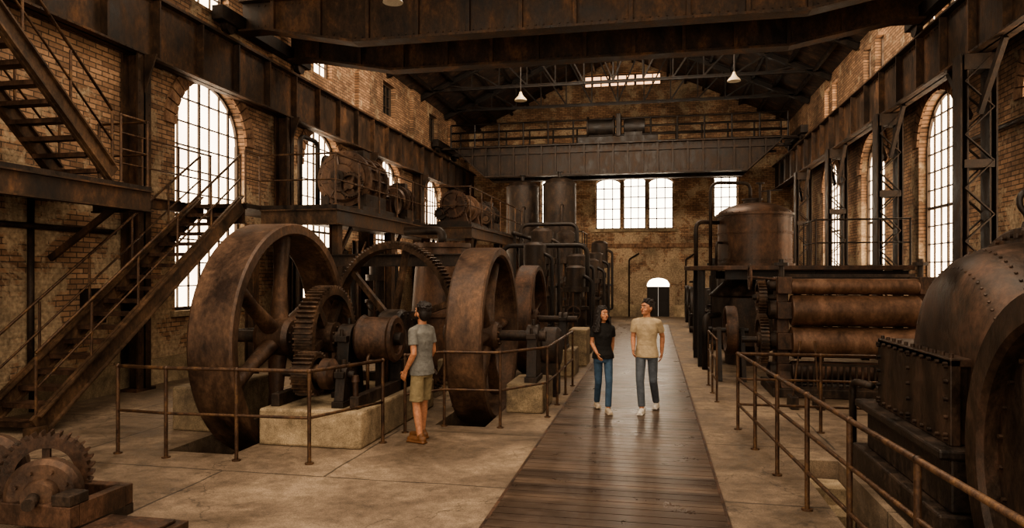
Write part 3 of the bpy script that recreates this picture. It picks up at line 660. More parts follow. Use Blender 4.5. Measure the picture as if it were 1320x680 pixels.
def vtank(x,y,r,h,label,skirt=.9,mat=IRON):
    e=thing('upright_tank',(x,y,0),label,'tank','upright tanks')
    g=G().lathe((x,y,skirt),(0,0,1),[(0,r*.5),(.15,r*.9),(.2,r),(h*.5-skirt,r),(h*.5-skirt,r*1.03),(h*.5-skirt+.12,r*1.03),(h*.5-skirt+.12,r),(h-skirt-r*.45,r),(h-skirt-r*.45,r*1.03),(h-skirt-r*.4,r*1.03),(h-skirt-r*.4,r*.98),(h-skirt-r*.2,r*.82),(h-skirt-r*.05,r*.45),(h-skirt,.001)],36)
    mk('shell',g,mat,e)
    for i in range(4):
        a=pi/4+i*pi/2; mk('leg',G().beam((x+cos(a)*r*.85,y+sin(a)*r*.85,0),(x+cos(a)*r*.85,y+sin(a)*r*.85,skirt+.3),.12,.12),BLACK,e)
    mk('top_valve',G().cyl((x,y,h-.03),(x,y,h+.2),.07,n=12).lathe((x,y,h+.2),(0,0,1),[(0,.14),(.03,.14)],16),BLACK,e)
    mk('side_pipe',G().tube([(x+.2,y-r*.95,h*.8),(x+.2,y-r-.25,h*.8),(x+.2,y-r-.25,.05)],.06,10,.12),IRON,e)
    return e
vtank(-5.35,28.7,.68,6.05,'tall dark upright riveted tank')
vtank(-3.7,28.0,.66,6.05,'tall dark upright riveted tank beside another')
def pump(x,y,h,label,r=.32):
    e=thing('steam_pump',(x,y,0),label,'pump','steam pumps')
    mk('base_block',G().bx(x-.45,x+.45,y-.45,y+.45,0,.3),IRON,e,bev=.02)
    mk('cylinder',G().lathe((x,y,.3),(0,0,1),[(0,r*1.3),(.08,r*1.3),(.08,r),(h*.4,r),(h*.4,r*1.25),(h*.4+.08,r*1.25),(h*.4+.08,r*.55),(h*.62,r*.5),(h*.62,r*1.2),(h*.68,r*1.2),(h*.68,r*.9),(h*.92,r*.9),(h*.95,r*.5),(h-.3,.001)],28),IRON,e)
    for a in range(3):
        t=a*2.1+.4; mk('tie_rod',G().cyl((x+cos(t)*r,y+sin(t)*r,.35),(x+cos(t)*r,y+sin(t)*r,.3+h*.65),.03,n=8),RAILM,e)
    mk('delivery_pipe',G().tube([(x+r-.05,y-.1,.7),(x+r+.15,y-.1,.7),(x+r+.15,y-.1,h*.9),(x+.1,y-.1,h*.9+.2)],.05,10,.1),BLACK,e)
    mk('handwheel',G().lathe((x,y-r-.18,h*.5),(0,1,0),[(0,.17),(.03,.17),(.03,.2),(0,.2)],20,True).cyl((x,y-r-.16,h*.5),(x,y-r+.05,h*.5),.02,n=8).beam((x-.18,y-r-.165,h*.5),(x+.18,y-r-.165,h*.5),.02,.02).beam((x,y-r-.165,h*.5-.18),(x,y-r-.165,h*.5+.18),.02,.02),RUST2,e)
for x,y,h,r in ((-2.1,19.2,2.2,.3),(-3.3,19.6,2.9,.36),(-2.3,21.5,2.6,.36),(-3.5,22.2,3.5,.4),(-2.1,23.6,2.5,.34),(-3.1,25.2,3.6,.38),(-2.1,26.0,2.8,.34),(-2.2,29.4,3.4,.38),(-7.3,15.2,2.6,.34),(-7.3,18.0,2.7,.34)):
    pump(x,y,h,'dark upright steam pump with pipework and handwheel',r)
e=thing('overhead_pipework',(-4.2,24,0),'dark iron pipe run above the pumps','pipes')
mk('pipe',G().tube([(-4.45,20.6,0),(-4.45,20.6,3.0),(-1.9,20.6,3.0),(-1.9,20.6,0)],.07,12,.3),BLACK,e)
mk('pipe',G().tube([(-4.6,24.3,0),(-4.6,24.3,3.9),(-2.6,24.3,3.9),(-2.6,24.3,0)],.07,12,.3),BLACK,e)
mk('pipe',G().tube([(-4.2,21.0,3.4),(-4.2,26.6,3.4)],.07,12),BLACK,e)
for y in (21.2,26.4): mk('pipe_support',G().beam((-4.2,y,0),(-4.2,y,3.4),.08,.08),BLACK,e)
e=thing('far_platform',(-5,32,0),'dark steel service platform near the end wall','platform')
mk('deck',G().bx(-7.0,-3.0,31,33.5,2.9,3.0),BLACK,e)
for x in (-6.9,-5,-3.1):
    for y in (31.1,33.4): mk('leg',G().beam((x,y,0),(x,y,2.9),.12,.12),BLACK,e)
railing([(-6.9,31.1,3.0),(-3.1,31.1,3.0),(-3.1,33.4,3.0)],'dark pipe railing on the service platform',mat=BLACK)
for x,z in ((-1.2,2.0),(1.6,2.0),(3.3,4.0)):
    mk('wall_pipe',G().tube([(x,YB-.07,0),(x,YB-.07,z+.9),(x+.5,YB-.07,z+1.2)],.04,8,.1),IRON,None,'thin iron pipe fixed to the end wall','pipe')
# ---------------- right side
e=thing('boiler_deck',(3,17.8,0),'dark round-edged steel deck carrying the boiler','platform')
g=G(); pts=[]
for i in range(9):
    a=pi/2+pi*i/8; pts.append((2.1+cos(a)*1.35,17.7+sin(a)*1.5))
pts+=[(5.45,16.2),(5.45,19.2)]
m=len(pts); g.add([(x,y,z) for z in (2.24,2.34) for x,y in pts],[tuple(range(m)),tuple(range(m,2*m))]+[(i,(i+1)%m,m+(i+1)%m,m+i) for i in range(m)])
mk('deck_plate',g,RUST2,e,bev=.01)
for x,y in ((1.1,16.8),(3.6,16.5),(5.2,16.5),(1.1,18.6),(3.6,18.9),(5.2,18.9)): mk('leg',G().ib((x,y,0),(x,y,2.24),.16,.16,.02,(1,0,0)),BLACK,e)
for y in (16.45,18.95): mk('cross_beam',G().ib((1.6,y,2.13),(5.4,y,2.13),.2,.12,.02),BLACK,e)
mk('lower_vessel',G().lathe((2.2,17.6,.0),(0,0,1),[(0,.5),(.3,.5),(.45,.8),(.5,.88),(.56,.8),(1.6,.8),(1.65,.88),(1.72,.8),(2.0,.5),(2.24,.5)],36),IRON,e,'dark round iron vessel')
mk('inlet_pipe',G().tube([(1.5,17.0,1.2),(1.15,16.3,1.2),(1.15,16.3,.0)],.07,12,.2),BLACK,e)
e=thing('riveted_boiler',(2.4,17.7,2.34),'large bronze-brown riveted cylindrical boiler with domed lid','boiler')
bx_,by_=2.4,17.7
mk('shell',G().lathe((bx_,by_,2.34),(0,0,1),[(0,.92),(.06,.92),(.06,.85),(1.2,.85)],56),TANKM,e)
g=G()
for z in (2.46,3.1,3.48):
    g.lathe((bx_,by_,z),(0,0,1),[(0,.85),(0,.865),(.06,.865),(.06,.85)],56)
    for i in range(64):
        a=2*pi*i/64; g.riv((bx_+cos(a)*.865,by_+sin(a)*.865,z+.03),(cos(a),sin(a),0),.014)
for k in range(4):
    a=-pi/2-.9+k*.7
    for i in range(12): g.riv((bx_+cos(a)*.85,by_+sin(a)*.85,2.56+i*.075),(cos(a),sin(a),0),.014)
mk('rivet_band',g,TANKM,e)['kind']='stuff'
mk('dome',G().lathe((bx_,by_,3.54),(0,0,1),[(0,.9),(.05,.9)],56).dome((bx_,by_,3.59),(0,0,1),[(0,.86),(.07,.82),(.16,.66),(.24,.42),(.28,.18),(.3,.001)],56).bolts((bx_,by_,3.59),(0,0,1),.87,30,.016,.02),TANKM,e)
mk('manhole',G().lathe((bx_-.05,by_,3.85),(0,0,1),[(0,.2),(.08,.2),(.08,.24),(.12,.24),(.12,.001)],24),IRON,e)
mk('safety_valve',G().cyl((bx_+.3,by_-.2,3.8),(bx_+.3,by_-.2,4.15),.04,n=12).beam((bx_+.1,by_-.2,4.12),(bx_+.6,by_-.2,4.15),.03,.03).cyl((bx_+.1,by_-.2,3.85),(bx_+.1,by_-.2,4.3),.03,n=10).lathe((bx_+.1,by_-.2,4.3),(0,0,1),[(0,.1),(.03,.1)],12),IRON,e)
mk('steam_pipe',G().tube([(bx_-.1,by_,3.95),(bx_-.1,by_,4.35),(1.35,17.4,4.35),(1.35,17.4,2.34)],.04,12,.25),IRON,e)
mk('steam_pipe',G().tube([(bx_-.8,by_-.1,3.4),(1.0,17.2,3.4),(1.0,17.2,2.34)],.05,12,.2),IRON,e)
mk('steam_pipe',G().tube([(bx_-.8,by_-.3,2.9),(1.45,17.0,2.9),(1.45,17.0,2.34)],.03,12,.15),IRON,e)
railing([(3.5,17.6,2.34),(3.5,16.35,2.34),(5.4,16.35,2.34)],'dark pipe railing on the boiler deck',mat=IRON,sp=.62,h=1.0,r=.02)
# roller press
e=thing('roller_press',(3.4,13.6,0),'iron roller press with stacked brown steel rollers','press')
RY=13.5
mk('bed',G().bx(2.05,4.85,12.85,14.3,0,.16),IRON,e,bev=.015)
for x,nm in ((2.3,-1),(4.62,1)):
    f=mk('side_frame',G().pris([(RY-.6,.16),(RY+.6,.16),(RY+.35,.6),(RY+.28,2.1),(RY-.1,2.1),(RY-.2,.6)],x-.1,x+.1,'x'),RUST2,e,bev=.015)
    for z,r in ((.4,.15),(.95,.17),(1.5,.17),(1.95,.1)):
        mk('bearing_cap',G().lathe((x+nm*.08,RY-.05,z),(nm,0,0),[(0,r),(.14,r),(.18,r*.7),(.18,.001)],22).bolts((x+nm*.2,RY-.05,z),(nm,0,0),r*.75,6,.014,.03),IRON,f)
        mk('bearing_block',G().bx(x-.12,x+.12,RY-.36,RY-.15,z-.15,z+.15),RUST2,f,bev=.01)
    mk('screw_jack',G().cyl((x,RY,2.1),(x,RY,2.42),.05,n=12).lathe((x,RY,2.3),(0,0,1),[(0,.13),(.06,.13)],8),IRON,f)
for z,r in ((.4,.2),(.94,.275),(1.5,.275),(1.93,.14)):
    mk('roller',G().lathe((2.42,RY-.24,z),(1,0,0),[(-.05,.08),(0,.08),(0,r-.01),(.02,r),(2.06,r),(2.08,r-.01),(2.08,.08),(2.13,.08)],44),ROLL if z>.6 else RUST2,e)
mk('tie_bar',G().beam((2.3,RY+.3,2.12),(4.62,RY+.3,2.12),.1,.06),IRON,e)
g=G().bx(2.42,4.5,RY-.62,RY-.58,.16,.2).bx(2.42,4.5,RY-.62,RY-.58,.56,.6)
for i in range(22): g.bx(2.42+i*.098,2.45+i*.098,RY-.62,RY-.58,.2,.56)
mk('slatted_guard',g,IRON,e,'dark slatted guard below the rollers')
gearw(e,(1.95,RY-.05,.95),.48,.14,42,.04,.07,5,.14,BULL); gearw(e,(1.95,RY+.05,1.72),.33,.14,30,.035,.06,4,.1,BULL)
mk('outer_wheel',G().lathe((4.98,RY+.4,1.5),(1,0,0),[(0,.001),(0,.12),(.05,.12),(.05,.36),(0,.4),(.2,.4),(.2,.001)],32).cyl((4.6,RY+.4,1.5),(5.0,RY+.4,1.5),.06,n=14),ROLL,e)
mk('gear_shaft',G().cyl((1.6,RY-.05,.95),(2.3,RY-.05,.95),.06,n=14),IRON,e); mk('gear_shaft',G().cyl((1.8,RY+.05,1.72),(2.3,RY+.05,1.72),.05,n=14),IRON,e)
mk('handwheel',G().lathe((1.72,RY-.1,2.1),(1,0,0),[(0,.2),(.03,.2),(.03,.24),(0,.24)],24,True).beam((1.735,RY-.32,2.1),(1.735,RY+.12,2.1),.02,.03).beam((1.735,RY-.1,1.88),(1.735,RY-.1,2.32),.02,.03).cyl((1.72,RY-.1,2.1),(2.3,RY-.1,2.05),.025,n=10),RUST2,e)
e=thing('drive_pulley',(1.5,14.9,0),'dark iron drive pulley on an A-frame stand','pulley')
wheel(e,(1.55,14.9,1.0),.5,.22,.07,5,.12,.04,RUST2,name='pulley_wheel')
for x in (1.32,1.78):
    for y in (14.55,15.25): mk('stand_leg',G().beam((x,y,0),(x,14.9,1.05),.08,.08),BLACK,e)
mk('axle',G().cyl((1.2,14.9,1.0),(1.9,14.9,1.0),.05,n=12),BLACK,e)
for x,y,t in ((2.2,11.9,.1),(2.6,11.95,-.05),(3.6,11.6,.1),(3.75,10.9,.12)):
    e=thing('control_lever',(x,y,0),'upright iron control lever on a small quadrant','lever','control levers')
    mk('quadrant',G().bx(x-.06,x+.06,y-.18,y+.18,0,.2),IRON,e,bev=.01)
    mk('lever_arm',G().cyl((x,y,.15),(x+t,y,.95),.018,.013,n=8).cyl((x+t,y,.93),(x+t*1.1,y,1.08),.022,n=10),RAILM,e)
e=thing('pipe_manifold',(1.6,20.5,0),'dark standpipes with valves','pipes')
for i,(x,y,h) in enumerate(((1.2,20.4,1.9),(1.7,20.6,2.4),(2.2,20.5,1.7))):
    mk('standpipe',G().cyl((x,y,0),(x,y,h),.1,n=16).lathe((x,y,h),(0,0,1),[(0,.2),(.06,.2),(.06,.1),(.2,.08),(.2,.001)],18).lathe((x,y,h*.5),(0,0,1),[(0,.2),(.08,.2)],18),BLACK,e)
mk('manifold',G().tube([(1.0,20.2,.6),(2.6,20.3,.6)],.09,12),BLACK,e)
for y in (23,26,29):
    e=thing('side_aisle_engine',(2.5,y,0),'dark iron engine block with flywheel against the side aisle','engine','side aisle engines')
    mk('body',G().bx(1.6,3.4,y-.7,y+.7,0,.9).bx(1.9,3.1,y-.45,y+.45,.9,1.6).cyl((2.5,y,1.6),(2.5,y,2.1),.3,n=20),BLACK,e,bev=.02)
    wheel(e,(1.35,y,.95),.75,.16,.08,6,.12,.04,BLACK,name='flywheel'); mk('shaft',G().cyl((1.25,y,.95),(1.7,y,.95),.06,n=12),IRON,e)
# turbine
e=thing('turbine_casing',(3.2,6.4,0),'huge dark rounded riveted iron turbine casing on a bedplate','turbine')
mk('bedplate',G().bx(2.15,4.6,5.9,8.3,0,.3).bx(2.25,4.5,5.95,8.1,.3,.72).bx(2.15,4.6,5.9,8.2,.72,.8),IRON,e,bev=.02)
tc=V((2.42,6.6,1.3))
mk('casing',G().dome(tc,(1,0,0),[(.0,.001),(.0,.45),(.02,.72),(.08,.88),(.2,1.0),(.38,1.08),(.58,1.12)],96).lathe(tc,(1,0,0),[(.58,1.12),(.58,1.22),(.6,1.24),(.66,1.24),(.66,1.21),(.69,1.21),(.69,1.24),(.76,1.24),(.78,1.22),(.78,1.13)],96).dome(tc,(1,0,0),[(.78,1.13),(1.1,1.16),(1.5,1.16),(1.8,1.12),(2.05,1.0),(2.15,.8),(2.2,.001)],96),CASE,e)
g=G().bolts(tc+V((.58,0,0)),(-1,0,0),1.175,56,.02,.03)
for xx,R_ in ((.1,.9),(.3,1.05),(.86,1.14),(.96,1.15),(1.3,1.16),(1.4,1.16)):
    for k in range(72):
        a=2*pi*k/72; g.riv(tc+V((xx,cos(a)*R_,sin(a)*R_)),(-.4,cos(a),sin(a)),.014)
mk('rivet_head',g,CASE,e,'rows of rivets and bolts')['kind']='stuff'
g=G().bx(2.36,2.75,6.1,7.78,.8,1.42).bx(2.28,2.36,6.04,7.84,.8,1.48).bx(2.28,2.8,6.04,7.84,1.42,1.49)
for z in (.88,1.02,1.16,1.3,1.42):
    for y in (6.1,6.94,7.78): g.lathe((2.28,y,z),(-1,0,0),[(0,.02),(.03,.02)],6)
for k in range(11):
    y=6.1+k*.168
    for z in (.85,1.44): g.lathe((2.28,y,z),(-1,0,0),[(0,.02),(.03,.02)],6)
    g.lathe((2.31,y,1.49),(0,0,1),[(0,.02),(.03,.02)],6)
mk('flange_panel',g,CASE,e,'bolted flange panel on the casing face',bev=.01)
wheel(e,(2.5,4.6,.9),1.2,.44,.2,0,.24,.09,CASE,ph=.2,name='curved_rim_housing')
mk('stub_shaft',G().cyl((2.2,4.6,.9),(3.2,4.6,.9),.09,n=18),IRON,e); mk('wheel_pedestal',G().bx(2.9,3.3,4.3,4.95,0,1.05),IRON,e,bev=.02)
mk('lifting_lug',G().tube([(3.08,6.6,2.5),(3.08,6.6,2.64),(3.02,6.6,2.72),(3.02,6.6,2.8),(3.06,6.6,2.85)],.024,10,.04).lathe((3.08,6.6,2.45),(0,0,1),[(0,.1),(.08,.1),(.08,.05),(.14,.035)],18),IRON,e)
mk('drain_pipe',G().tube([(2.3,8.1,.95),(2.2,8.45,.95),(2.2,8.45,0)],.04,10,.1),IRON,e)
mk('valve_body',G().cyl((2.5,8.05,.8),(2.5,8.05,1.2),.1,n=16).lathe((2.5,8.05,1.2),(0,0,1),[(0,.14),(.06,.14),(.09,.06),(.2,.04),(.2,.12),(.23,.12)],18),IRON,e)
e=thing('pit_steps',(1.84,7,-1.5),'worn stone steps descending into a narrow pit','steps')
for i in range(7):
    mk('step',G().bx(1.61,2.07,8.2-i*.36,8.58-i*.36,-1.5,-.2-i*.18),PLINTH,e,bev=.008)
# left foreground gear machine
e=thing('gear_mechanism',(-5.0,5.0,0),'low rusted gear mechanism on a steel frame','gear machine')
for y in (4.85,5.45): mk('frame_rail',G().beam((-6.8,y,.18),(-4.5,y,.18),.1,.18),RUST2,e,bev=.01)
mk('frame_end',G().beam((-4.55,4.9,.18),(-4.55,5.4,.18),.1,.18),RUST2,e); mk('frame_foot',G().bx(-4.7,-4.5,4.8,5.5,0,.09),IRON,e); mk('frame_foot',G().bx(-6.4,-6.2,4.8,5.5,0,.09),IRON,e)
gearw(e,(-5.22,5.3,.38),.37,.16,32,.04,.1,4,.12,RUST2,(.55,-.83,0))
mk('hub_disc',G().lathe((-4.93,4.98,.31),(.45,-.89,0),[(-.12,.001),(-.12,.27),(.02,.29),(.06,.25),(.06,.14),(.16,.12),(.16,.001)],36).bolts((-4.9,4.92,.31),(.45,-.89,0),.2,8,.018,.03),RUST,e)
mk('rear_disc',G().lathe((-5.75,5.2,.4),(.45,-.89,0),[(-.12,.001),(-.12,.3),(.04,.33),(.08,.27),(.08,.001)],32),RUST,e)
mk('axle',G().cyl((-5.36,5.6,.37),(-4.8,4.7,.3),.05,n=14),IRON,e)
mk('bearing_bracket',G().bx(-4.68,-4.5,4.8,5.0,.27,.36),IRON,e,bev=.01)
mk('base_slab',G().bx(-4.5,-3.75,4.65,5.25,0,.07).bx(-4.45,-3.82,4.72,5.18,.07,.1),RUST2,e,bev=.01)
e.location.x-=.1
mk('wall_pipe',G().tube([(-9.5,3,2.9),(-9.5,10.9,2.9)],.05,10),IRON,None,'iron pipe clipped to the brick wall','pipe')
mk('wall_pipe',G().tube([(-9.53,9.2,0),(-9.53,9.2,3.4)],.05,10),IRON,None,'vertical iron downpipe on the brick wall','pipe')
mk('switch_box',G().bx(-9.58,-9.4,10.2,10.6,1.3,1.9).bx(-9.4,-9.38,10.24,10.56,1.34,1.86),BLACK,None,'small dark electrical switch box on the wall','switch box',bev=.01)
mk('wall_pipe',G().tube([(6.4,8,4.9),(6.4,16.5,4.9)],.05,10),IRON,None,'iron pipe clipped along the brick wall','pipe')
# ---------------- people
SKIN=plain('skin','#b98262',.55,0,.05); HAIR=plain('dark_hair','#1d130d',.6,0,.5,60)
EYEW=plain('eye_white','#c9bfb0',.3); EYED=plain('iris','#20140d',.2); LIP=plain('lips','#8a4a3c',.5)
def baked(ob,vox,sm=3):
    m=ob.modifiers.new('r','REMESH'); m.mode='VOXEL'; m.voxel_size=vox; m.use_smooth_shade=True
    s=ob.modifiers.new('s','SMOOTH'); s.iterations=sm; s.factor=.5
    dg=bpy.context.evaluated_depsgraph_get(); me=bpy.data.meshes.new_from_object(ob.evaluated_get(dg))
    ob.modifiers.clear(); ob.data=me
def lerp(a,b,t): return V(a)*(1-t)+V(b)*t
def hand(g,w,d,lat,cu):
    w=V(w);d=V(d).normalized();lat=(V(lat)-d*V(lat).dot(d)).normalized();cu=V(cu);cu=(cu-d*cu.dot(d)-lat*cu.dot(lat)).normalized()
    for k in (-1.5,-.5,.5,1.5): g.cap(w+lat*k*.012,w+d*.085+lat*k*.02,.015,.013,8)
    for k,L in zip((-1.5,-.5,.5,1.5),(.068,.078,.074,.058)):
        a=w+d*.085+lat*k*.021; b=a+(d*.92+cu*.35).normalized()*L*.55; c=b+(d*.7+cu*.75).normalized()*L*.5
        g.cap(a,b,.0095,.009,8); g.cap(b,c,.009,.0075,8)
    a=w+d*.025-lat*.025; b=a+(d*.6-lat*.75+cu*.25).normalized()*.045; c=b+(d*.9-lat*.2+cu*.3).normalized()*.032
    g.cap(a,b,.0125,.0105,8); g.cap(b,c,.0105,.0085,8)
HS=1.08
def person(loc,yaw,Hh,arms,legs,hy,look,sh,wo,label,plen,longhair=False,beard=False,sleeve=.5,names=('t_shirt','trousers')):
    s=Hh/1.765; cy,sy=cos(yaw),sin(yaw); loc=V(loc)
    T=lambda p:V(((p.x*cy-p.y*sy)*s,(p.x*sy+p.y*cy)*s,p.z*s))+loc
    ch,shh=cos(hy),sin(hy)
    def HT(p):
        q=(p-V((0,0,1.52)))*HS; c2,s2=cos(look),sin(look)
        q=V((q.x,q.y*c2-q.z*s2,q.y*s2+q.z*c2)); return V((q.x*ch-q.y*shh,q.x*shh+q.y*ch,q.z))+V((0,-.012,1.495))
    e=thing('person',loc,label,'person')
    g=G()
    hd=G().sph((0,.008,1.655),(.075,.092,.1),20,14).sph((0,-.03,1.59),(.051,.057,.056),14,9).sph((0,-.066,1.566),(.026,.024,.022)).sph((0,-.098,1.62),(.013,.02,.013)).cap((0,-.082,1.655),(0,-.098,1.625),.009,.012,8)
    for k in (-1,1): hd.sph((k*.077,.012,1.635),(.011,.02,.032),10,8); hd.sph((k*.035,-.056,1.61),(.024,.024,.026),10,6)
    hd.sph((0,-.07,1.683),(.05,.02,.013),12,6)
    hd.xf(HT); g.add(hd.v,hd.f,True)
    g.cap((0,.015,1.44),(0,.005,1.56),.056 if not wo else .046)
    rings=[(.84,.14,.1),(.93,.165,.115),(1.04,.145,.1),(1.14,.14,.098),(1.28,.165,.112),(1.38,.17,.105),(1.44,.125,.08),(1.49,.06,.055)]
    if wo: rings=[(.84,.15,.1),(.92,.172,.115),(1.02,.14,.095),(1.1,.122,.088),(1.25,.142,.105),(1.36,.15,.095),(1.43,.11,.07),(1.48,.05,.048)]
    g.loft([(0,.01,z,a-.008,b-.008) for z,a,b in rings])
    for i,(S_,E_,W_) in enumerate(arms):
        k=.88 if wo else 1
        g.cap(S_,E_,.047*k,.038*k); g.cap(lerp(S_,E_,.35),lerp(S_,E_,.5),.047*k,.045*k); g.cap(E_,lerp(E_,W_,.3),.037*k,.04*k); g.cap(lerp(E_,W_,.3),W_,.04*k,.026*k)
        sg=1 if S_[0]>0 else -1
        d=(V(W_)-V(E_)); hand(g,W_,d+V((0,0,-.05)),V((0,1,0)),V((-sg,0,0)))
    for Hp,K,A in legs:
        k=.95 if wo else 1
        g.cap(Hp,K,.082*k,.053*k); g.cap(K,lerp(K,A,.3),.05*k,.055*k); g.cap(lerp(K,A,.3),A,.055*k,.036*k)
        A=V(A); g.cap(A+V((0,.03,-.035)),A+V((0,-.12,-.045)),.03,.02)
    g.xf(T); b=mk('body',g,SKIN,e); baked(b,.0055,2)
    for k in (-1,1):
        g=G().sph((k*.031,-.0755,1.655),(.014,.008,.007),12,8); g.xf(HT).xf(T); mk('eye',g,EYEW,e)
        g=G().sph((k*.031,-.0815,1.655),(.0065,.004,.0065),8,6); g.xf(HT).xf(T); mk('iris',g,EYED,e)
        g=G().tube([(k*.014,-.091,1.678),(k*.03,-.087,1.682),(k*.047,-.074,1.677)],.003,6); g.xf(HT).xf(T); mk('eyebrow',g,HAIR,e)
    g=G().sph((0,-.083,1.588),(.021,.012,.0065),12,7); g.xf(HT).xf(T); mk('mouth',g,LIP,e)
    g=G().sph((0,.03,1.705),(.084,.094,.08),22,14).sph((0,.055,1.65),(.08,.07,.095),18,10)
    for i in range(40):
        a=random.uniform(0,6.28); zz=random.uniform(1.72,1.78); rr=sqrt(max(.05,1-((zz-1.705)/.083)**2))
        g.sph((cos(a)*.08*rr,.028+sin(a)*.09*rr,zz),(.02,.022,.011),8,6)
    for k in (-1,1): g.sph((k*.07,.02,1.67),(.014,.04,.035),10,7)
    if longhair:
        for i in range(40):
            a=-.8+i/39*(pi+1.6); x=cos(a)*.088; y=.03+sin(a)*.078; p=[(x*.75,y*.8+.005,1.75),(x*.98,y,1.71)]
            for j in range(1,9): p.append((x*(1+.1*j)+.012*sin(j*1.7+i),y*(1+.05*j)+.01*cos(j*2.1+i*2),1.71-.043*j))
            g.tube(p,.0175,8)
    g.xf(HT).xf(T); h=mk('hair',g,HAIR,e); baked(h,.0055,1)
    if beard:
        g=G().sph((0,-.04,1.572),(.05,.056,.04),16,9).sph((-.053,-.012,1.6),(.018,.03,.036)).sph((.053,-.012,1.6),(.018,.03,.036)).sph((0,-.087,1.602),(.026,.012,.006)); g.xf(HT).xf(T); h=mk('beard',g,HAIR,e); baked(h,.0055,1)
    hem=.85 if not wo else .885
    rr=[(hem,.19,.138),(hem+.07,.186,.136)]+[(z,a+.014,b_+.014) for z,a,b_ in rings[2:-1]]+[(1.485,.08,.068)]
    g=G().loft([(0,.01,z,a,b_) for z,a,b_ in rr])
    if wo:
        for k in (-1,1): g.sph((k*.055,-.068,1.27),(.055,.042,.05))
    for S_,E_,W_ in arms:
        k=.9 if wo else 1; M_=lerp(S_,E_,sleeve+.12); sx=1 if S_[0]>0 else -1
        g.cap((S_[0]-sx*.08,S_[1]+.005,S_[2]+.03),S_,.05*k,.056*k); g.cyl(S_,M_,.056*k,.063*k,18)
    g.xf(T); h=mk(names[0],g,sh[0],e); baked(h,.008,3)
    g=G().loft([(0,.01,.82,.16,.112),(0,.01,.9,.17,.12),(0,.01,.97,.15,.105)])
    for Hp,K,A in legs:
        if plen=='short':
            g.cap(Hp,lerp(Hp,K,.5),.09,.085); g.cyl(lerp(Hp,K,.3),lerp(Hp,K,.93),.088,.09,18)
        else:
            k=.93 if wo else 1
            g.cap(Hp,K,.088*k,.066*k); g.cap(K,lerp(K,A,.3),.064*k,.064*k); g.cyl(lerp(K,A,.3),lerp(K,A,.93),.063*k,.056*k,16)
    g.xf(T); h=mk(names[1],g,sh[1],e); baked(h,.008,2)
    for Hp,K,A in legs:
        A=V(A); z0=A.z-.08; g=G()
        g.cap(A+V((0,.045,-.032)),A+V((0,-.06,-.032)),.044,.044).cap(A+V((0,-.06,-.034)),A+V((0,-.165,-.04)),.043,.036).cap(A+V((0,.015,-.02)),A+V((0,.015,.012)),.047,.044)
        g.bx(A.x-.045,A.x+.045,A.y-.19,A.y+.085,z0+.004,z0+.024)
        g.xf(T); h=mk('shoe',g,sh[2],e); baked(h,.007,2)
    return e
TEEG=plain('grey_cotton','#72706a',.9,0,.6,9,.04); KHAKI=plain('khaki_cotton','#8a7b5c',.9,0,.6,9,.04); BROWNS=plain('tan_leather','#6b4526',.6)
BLK=plain('black_cotton','#191613',.9,0,.6,9,.04); DENIM=plain('blue_denim','#3c5368',.9,0,.6,12,.04); SAND=plain('pale_canvas','#bfae98',.6)
BEIGE=plain('beige_cotton','#b5a080',.9,0,.6,9,.04); GREYJ=plain('faded_grey_blue_denim','#555a60',.9,0,.6,12,.04); WHITES=plain('white_canvas','#e2dacc',.6)
person((-2.93,8.6,0),radians(-108),1.79,
    [((.19,.0,1.4),(.225,.05,1.13),(.2,-.1,.9)),((-.19,.0,1.4),(-.225,.02,1.13),(-.2,-.12,.91))],
    [((.09,.01,.9),(.1,-.01,.49),(.11,.06,.08)),((-.09,.01,.9),(-.1,-.04,.49),(-.12,-.08,.08))],radians(-12),radians(-10),
    (TEEG,KHAKI,BROWNS),False,'man in grey T-shirt and khaki shorts standing at a railing','short',beard=True,names=('t_shirt','shorts'))
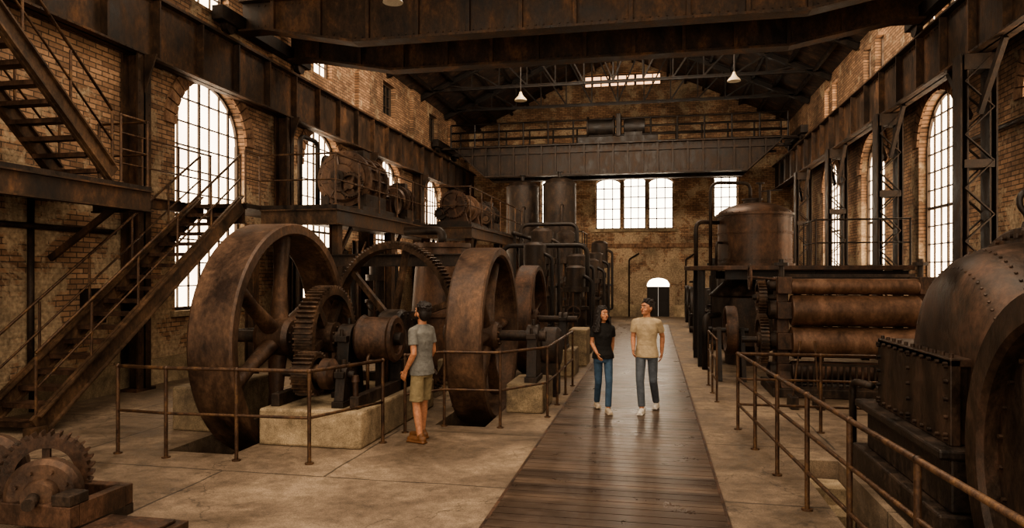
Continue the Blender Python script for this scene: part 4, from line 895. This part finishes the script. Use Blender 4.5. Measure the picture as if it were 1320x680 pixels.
person((-.76,10.9,.032),radians(16),1.62,
    [((.155,.01,1.39),(.19,.13,1.16),(.17,.14,.91)),((-.155,.01,1.39),(-.19,.03,1.14),(-.14,-.2,.98))],
    [((.085,.01,.9),(.06,-.18,.5),(.035,-.22,.08)),((-.085,.01,.9),(-.075,.04,.48),(-.05,.3,.09))],radians(22),radians(-4),
    (BLK,DENIM,SAND),True,'woman in black T-shirt and blue jeans walking beside a man','long',longhair=True,names=('t_shirt','jeans'),sleeve=.45)
person((-.1,11.0,.032),radians(-10),1.73,
    [((.185,.0,1.4),(.225,.14,1.17),(.21,.17,.92)),((-.185,.0,1.4),(-.22,.03,1.15),(-.17,-.2,.98))],
    [((.09,.01,.9),(.1,.02,.48),(.1,.3,.09)),((-.09,.01,.9),(-.07,-.18,.5),(-.03,-.23,.08))],radians(-34),radians(-3),
    (BEIGE,GREYJ,WHITES),False,'man in beige T-shirt and grey jeans walking beside a woman','long',names=('t_shirt','jeans'))
# ---------------- lights
def area(name,loc,rot,sx,sy,p,c):
    l=bpy.data.lights.new(name,'AREA'); l.shape='RECTANGLE'; l.size=sx; l.size_y=sy; l.energy=p; l.color=c
    o=bpy.data.objects.new(name,l); COL.objects.link(o); o.location=loc; o.rotation_euler=rot; return o
LC=(1,.825,.635)
area('overhead_fill',(-2,6,9.2),(0,0,0),9,8,820,LC)  # added fill lamp above the frame; no skylight is modelled there
area('overhead_fill_rear',(-1.5,20.5,12.2),(0,0,0),5,7,1200,LC)  # second unseen fill, added to lift the dark rear of the hall
area('roof_gable_fill',(-1.5,17.6,9.3),(radians(108),0,0),9,1.6,1150,LC)  # added fill aimed away from camera to brighten roof and gable wall
area('behind_camera_fill',(-1.5,-3,4.5),(radians(97),0,0),13,7,620,LC)  # added fill behind the camera, lights the whole scene from the front
w=bpy.data.worlds.new('w'); S.world=w; w.use_nodes=True; w.node_tree.nodes['Background'].inputs[0].default_value=(1,.84,.66,1); w.node_tree.nodes['Background'].inputs[1].default_value=.5
cd=bpy.data.cameras.new('cam'); cam=bpy.data.objects.new('camera',cd); COL.objects.link(cam); S.camera=cam
cd.sensor_width=36; cd.lens=900/1320*36; cd.shift_y=13/1320; cd.clip_end=200
cam.location=(0,0,2.15); cam.rotation_euler=(pi/2,0,math.atan(182/900))
S.view_settings.view_transform='AgX'
S.view_settings.exposure=.32
try: S.view_settings.look='AgX - Medium High Contrast'
except Exception as ex: print(ex)
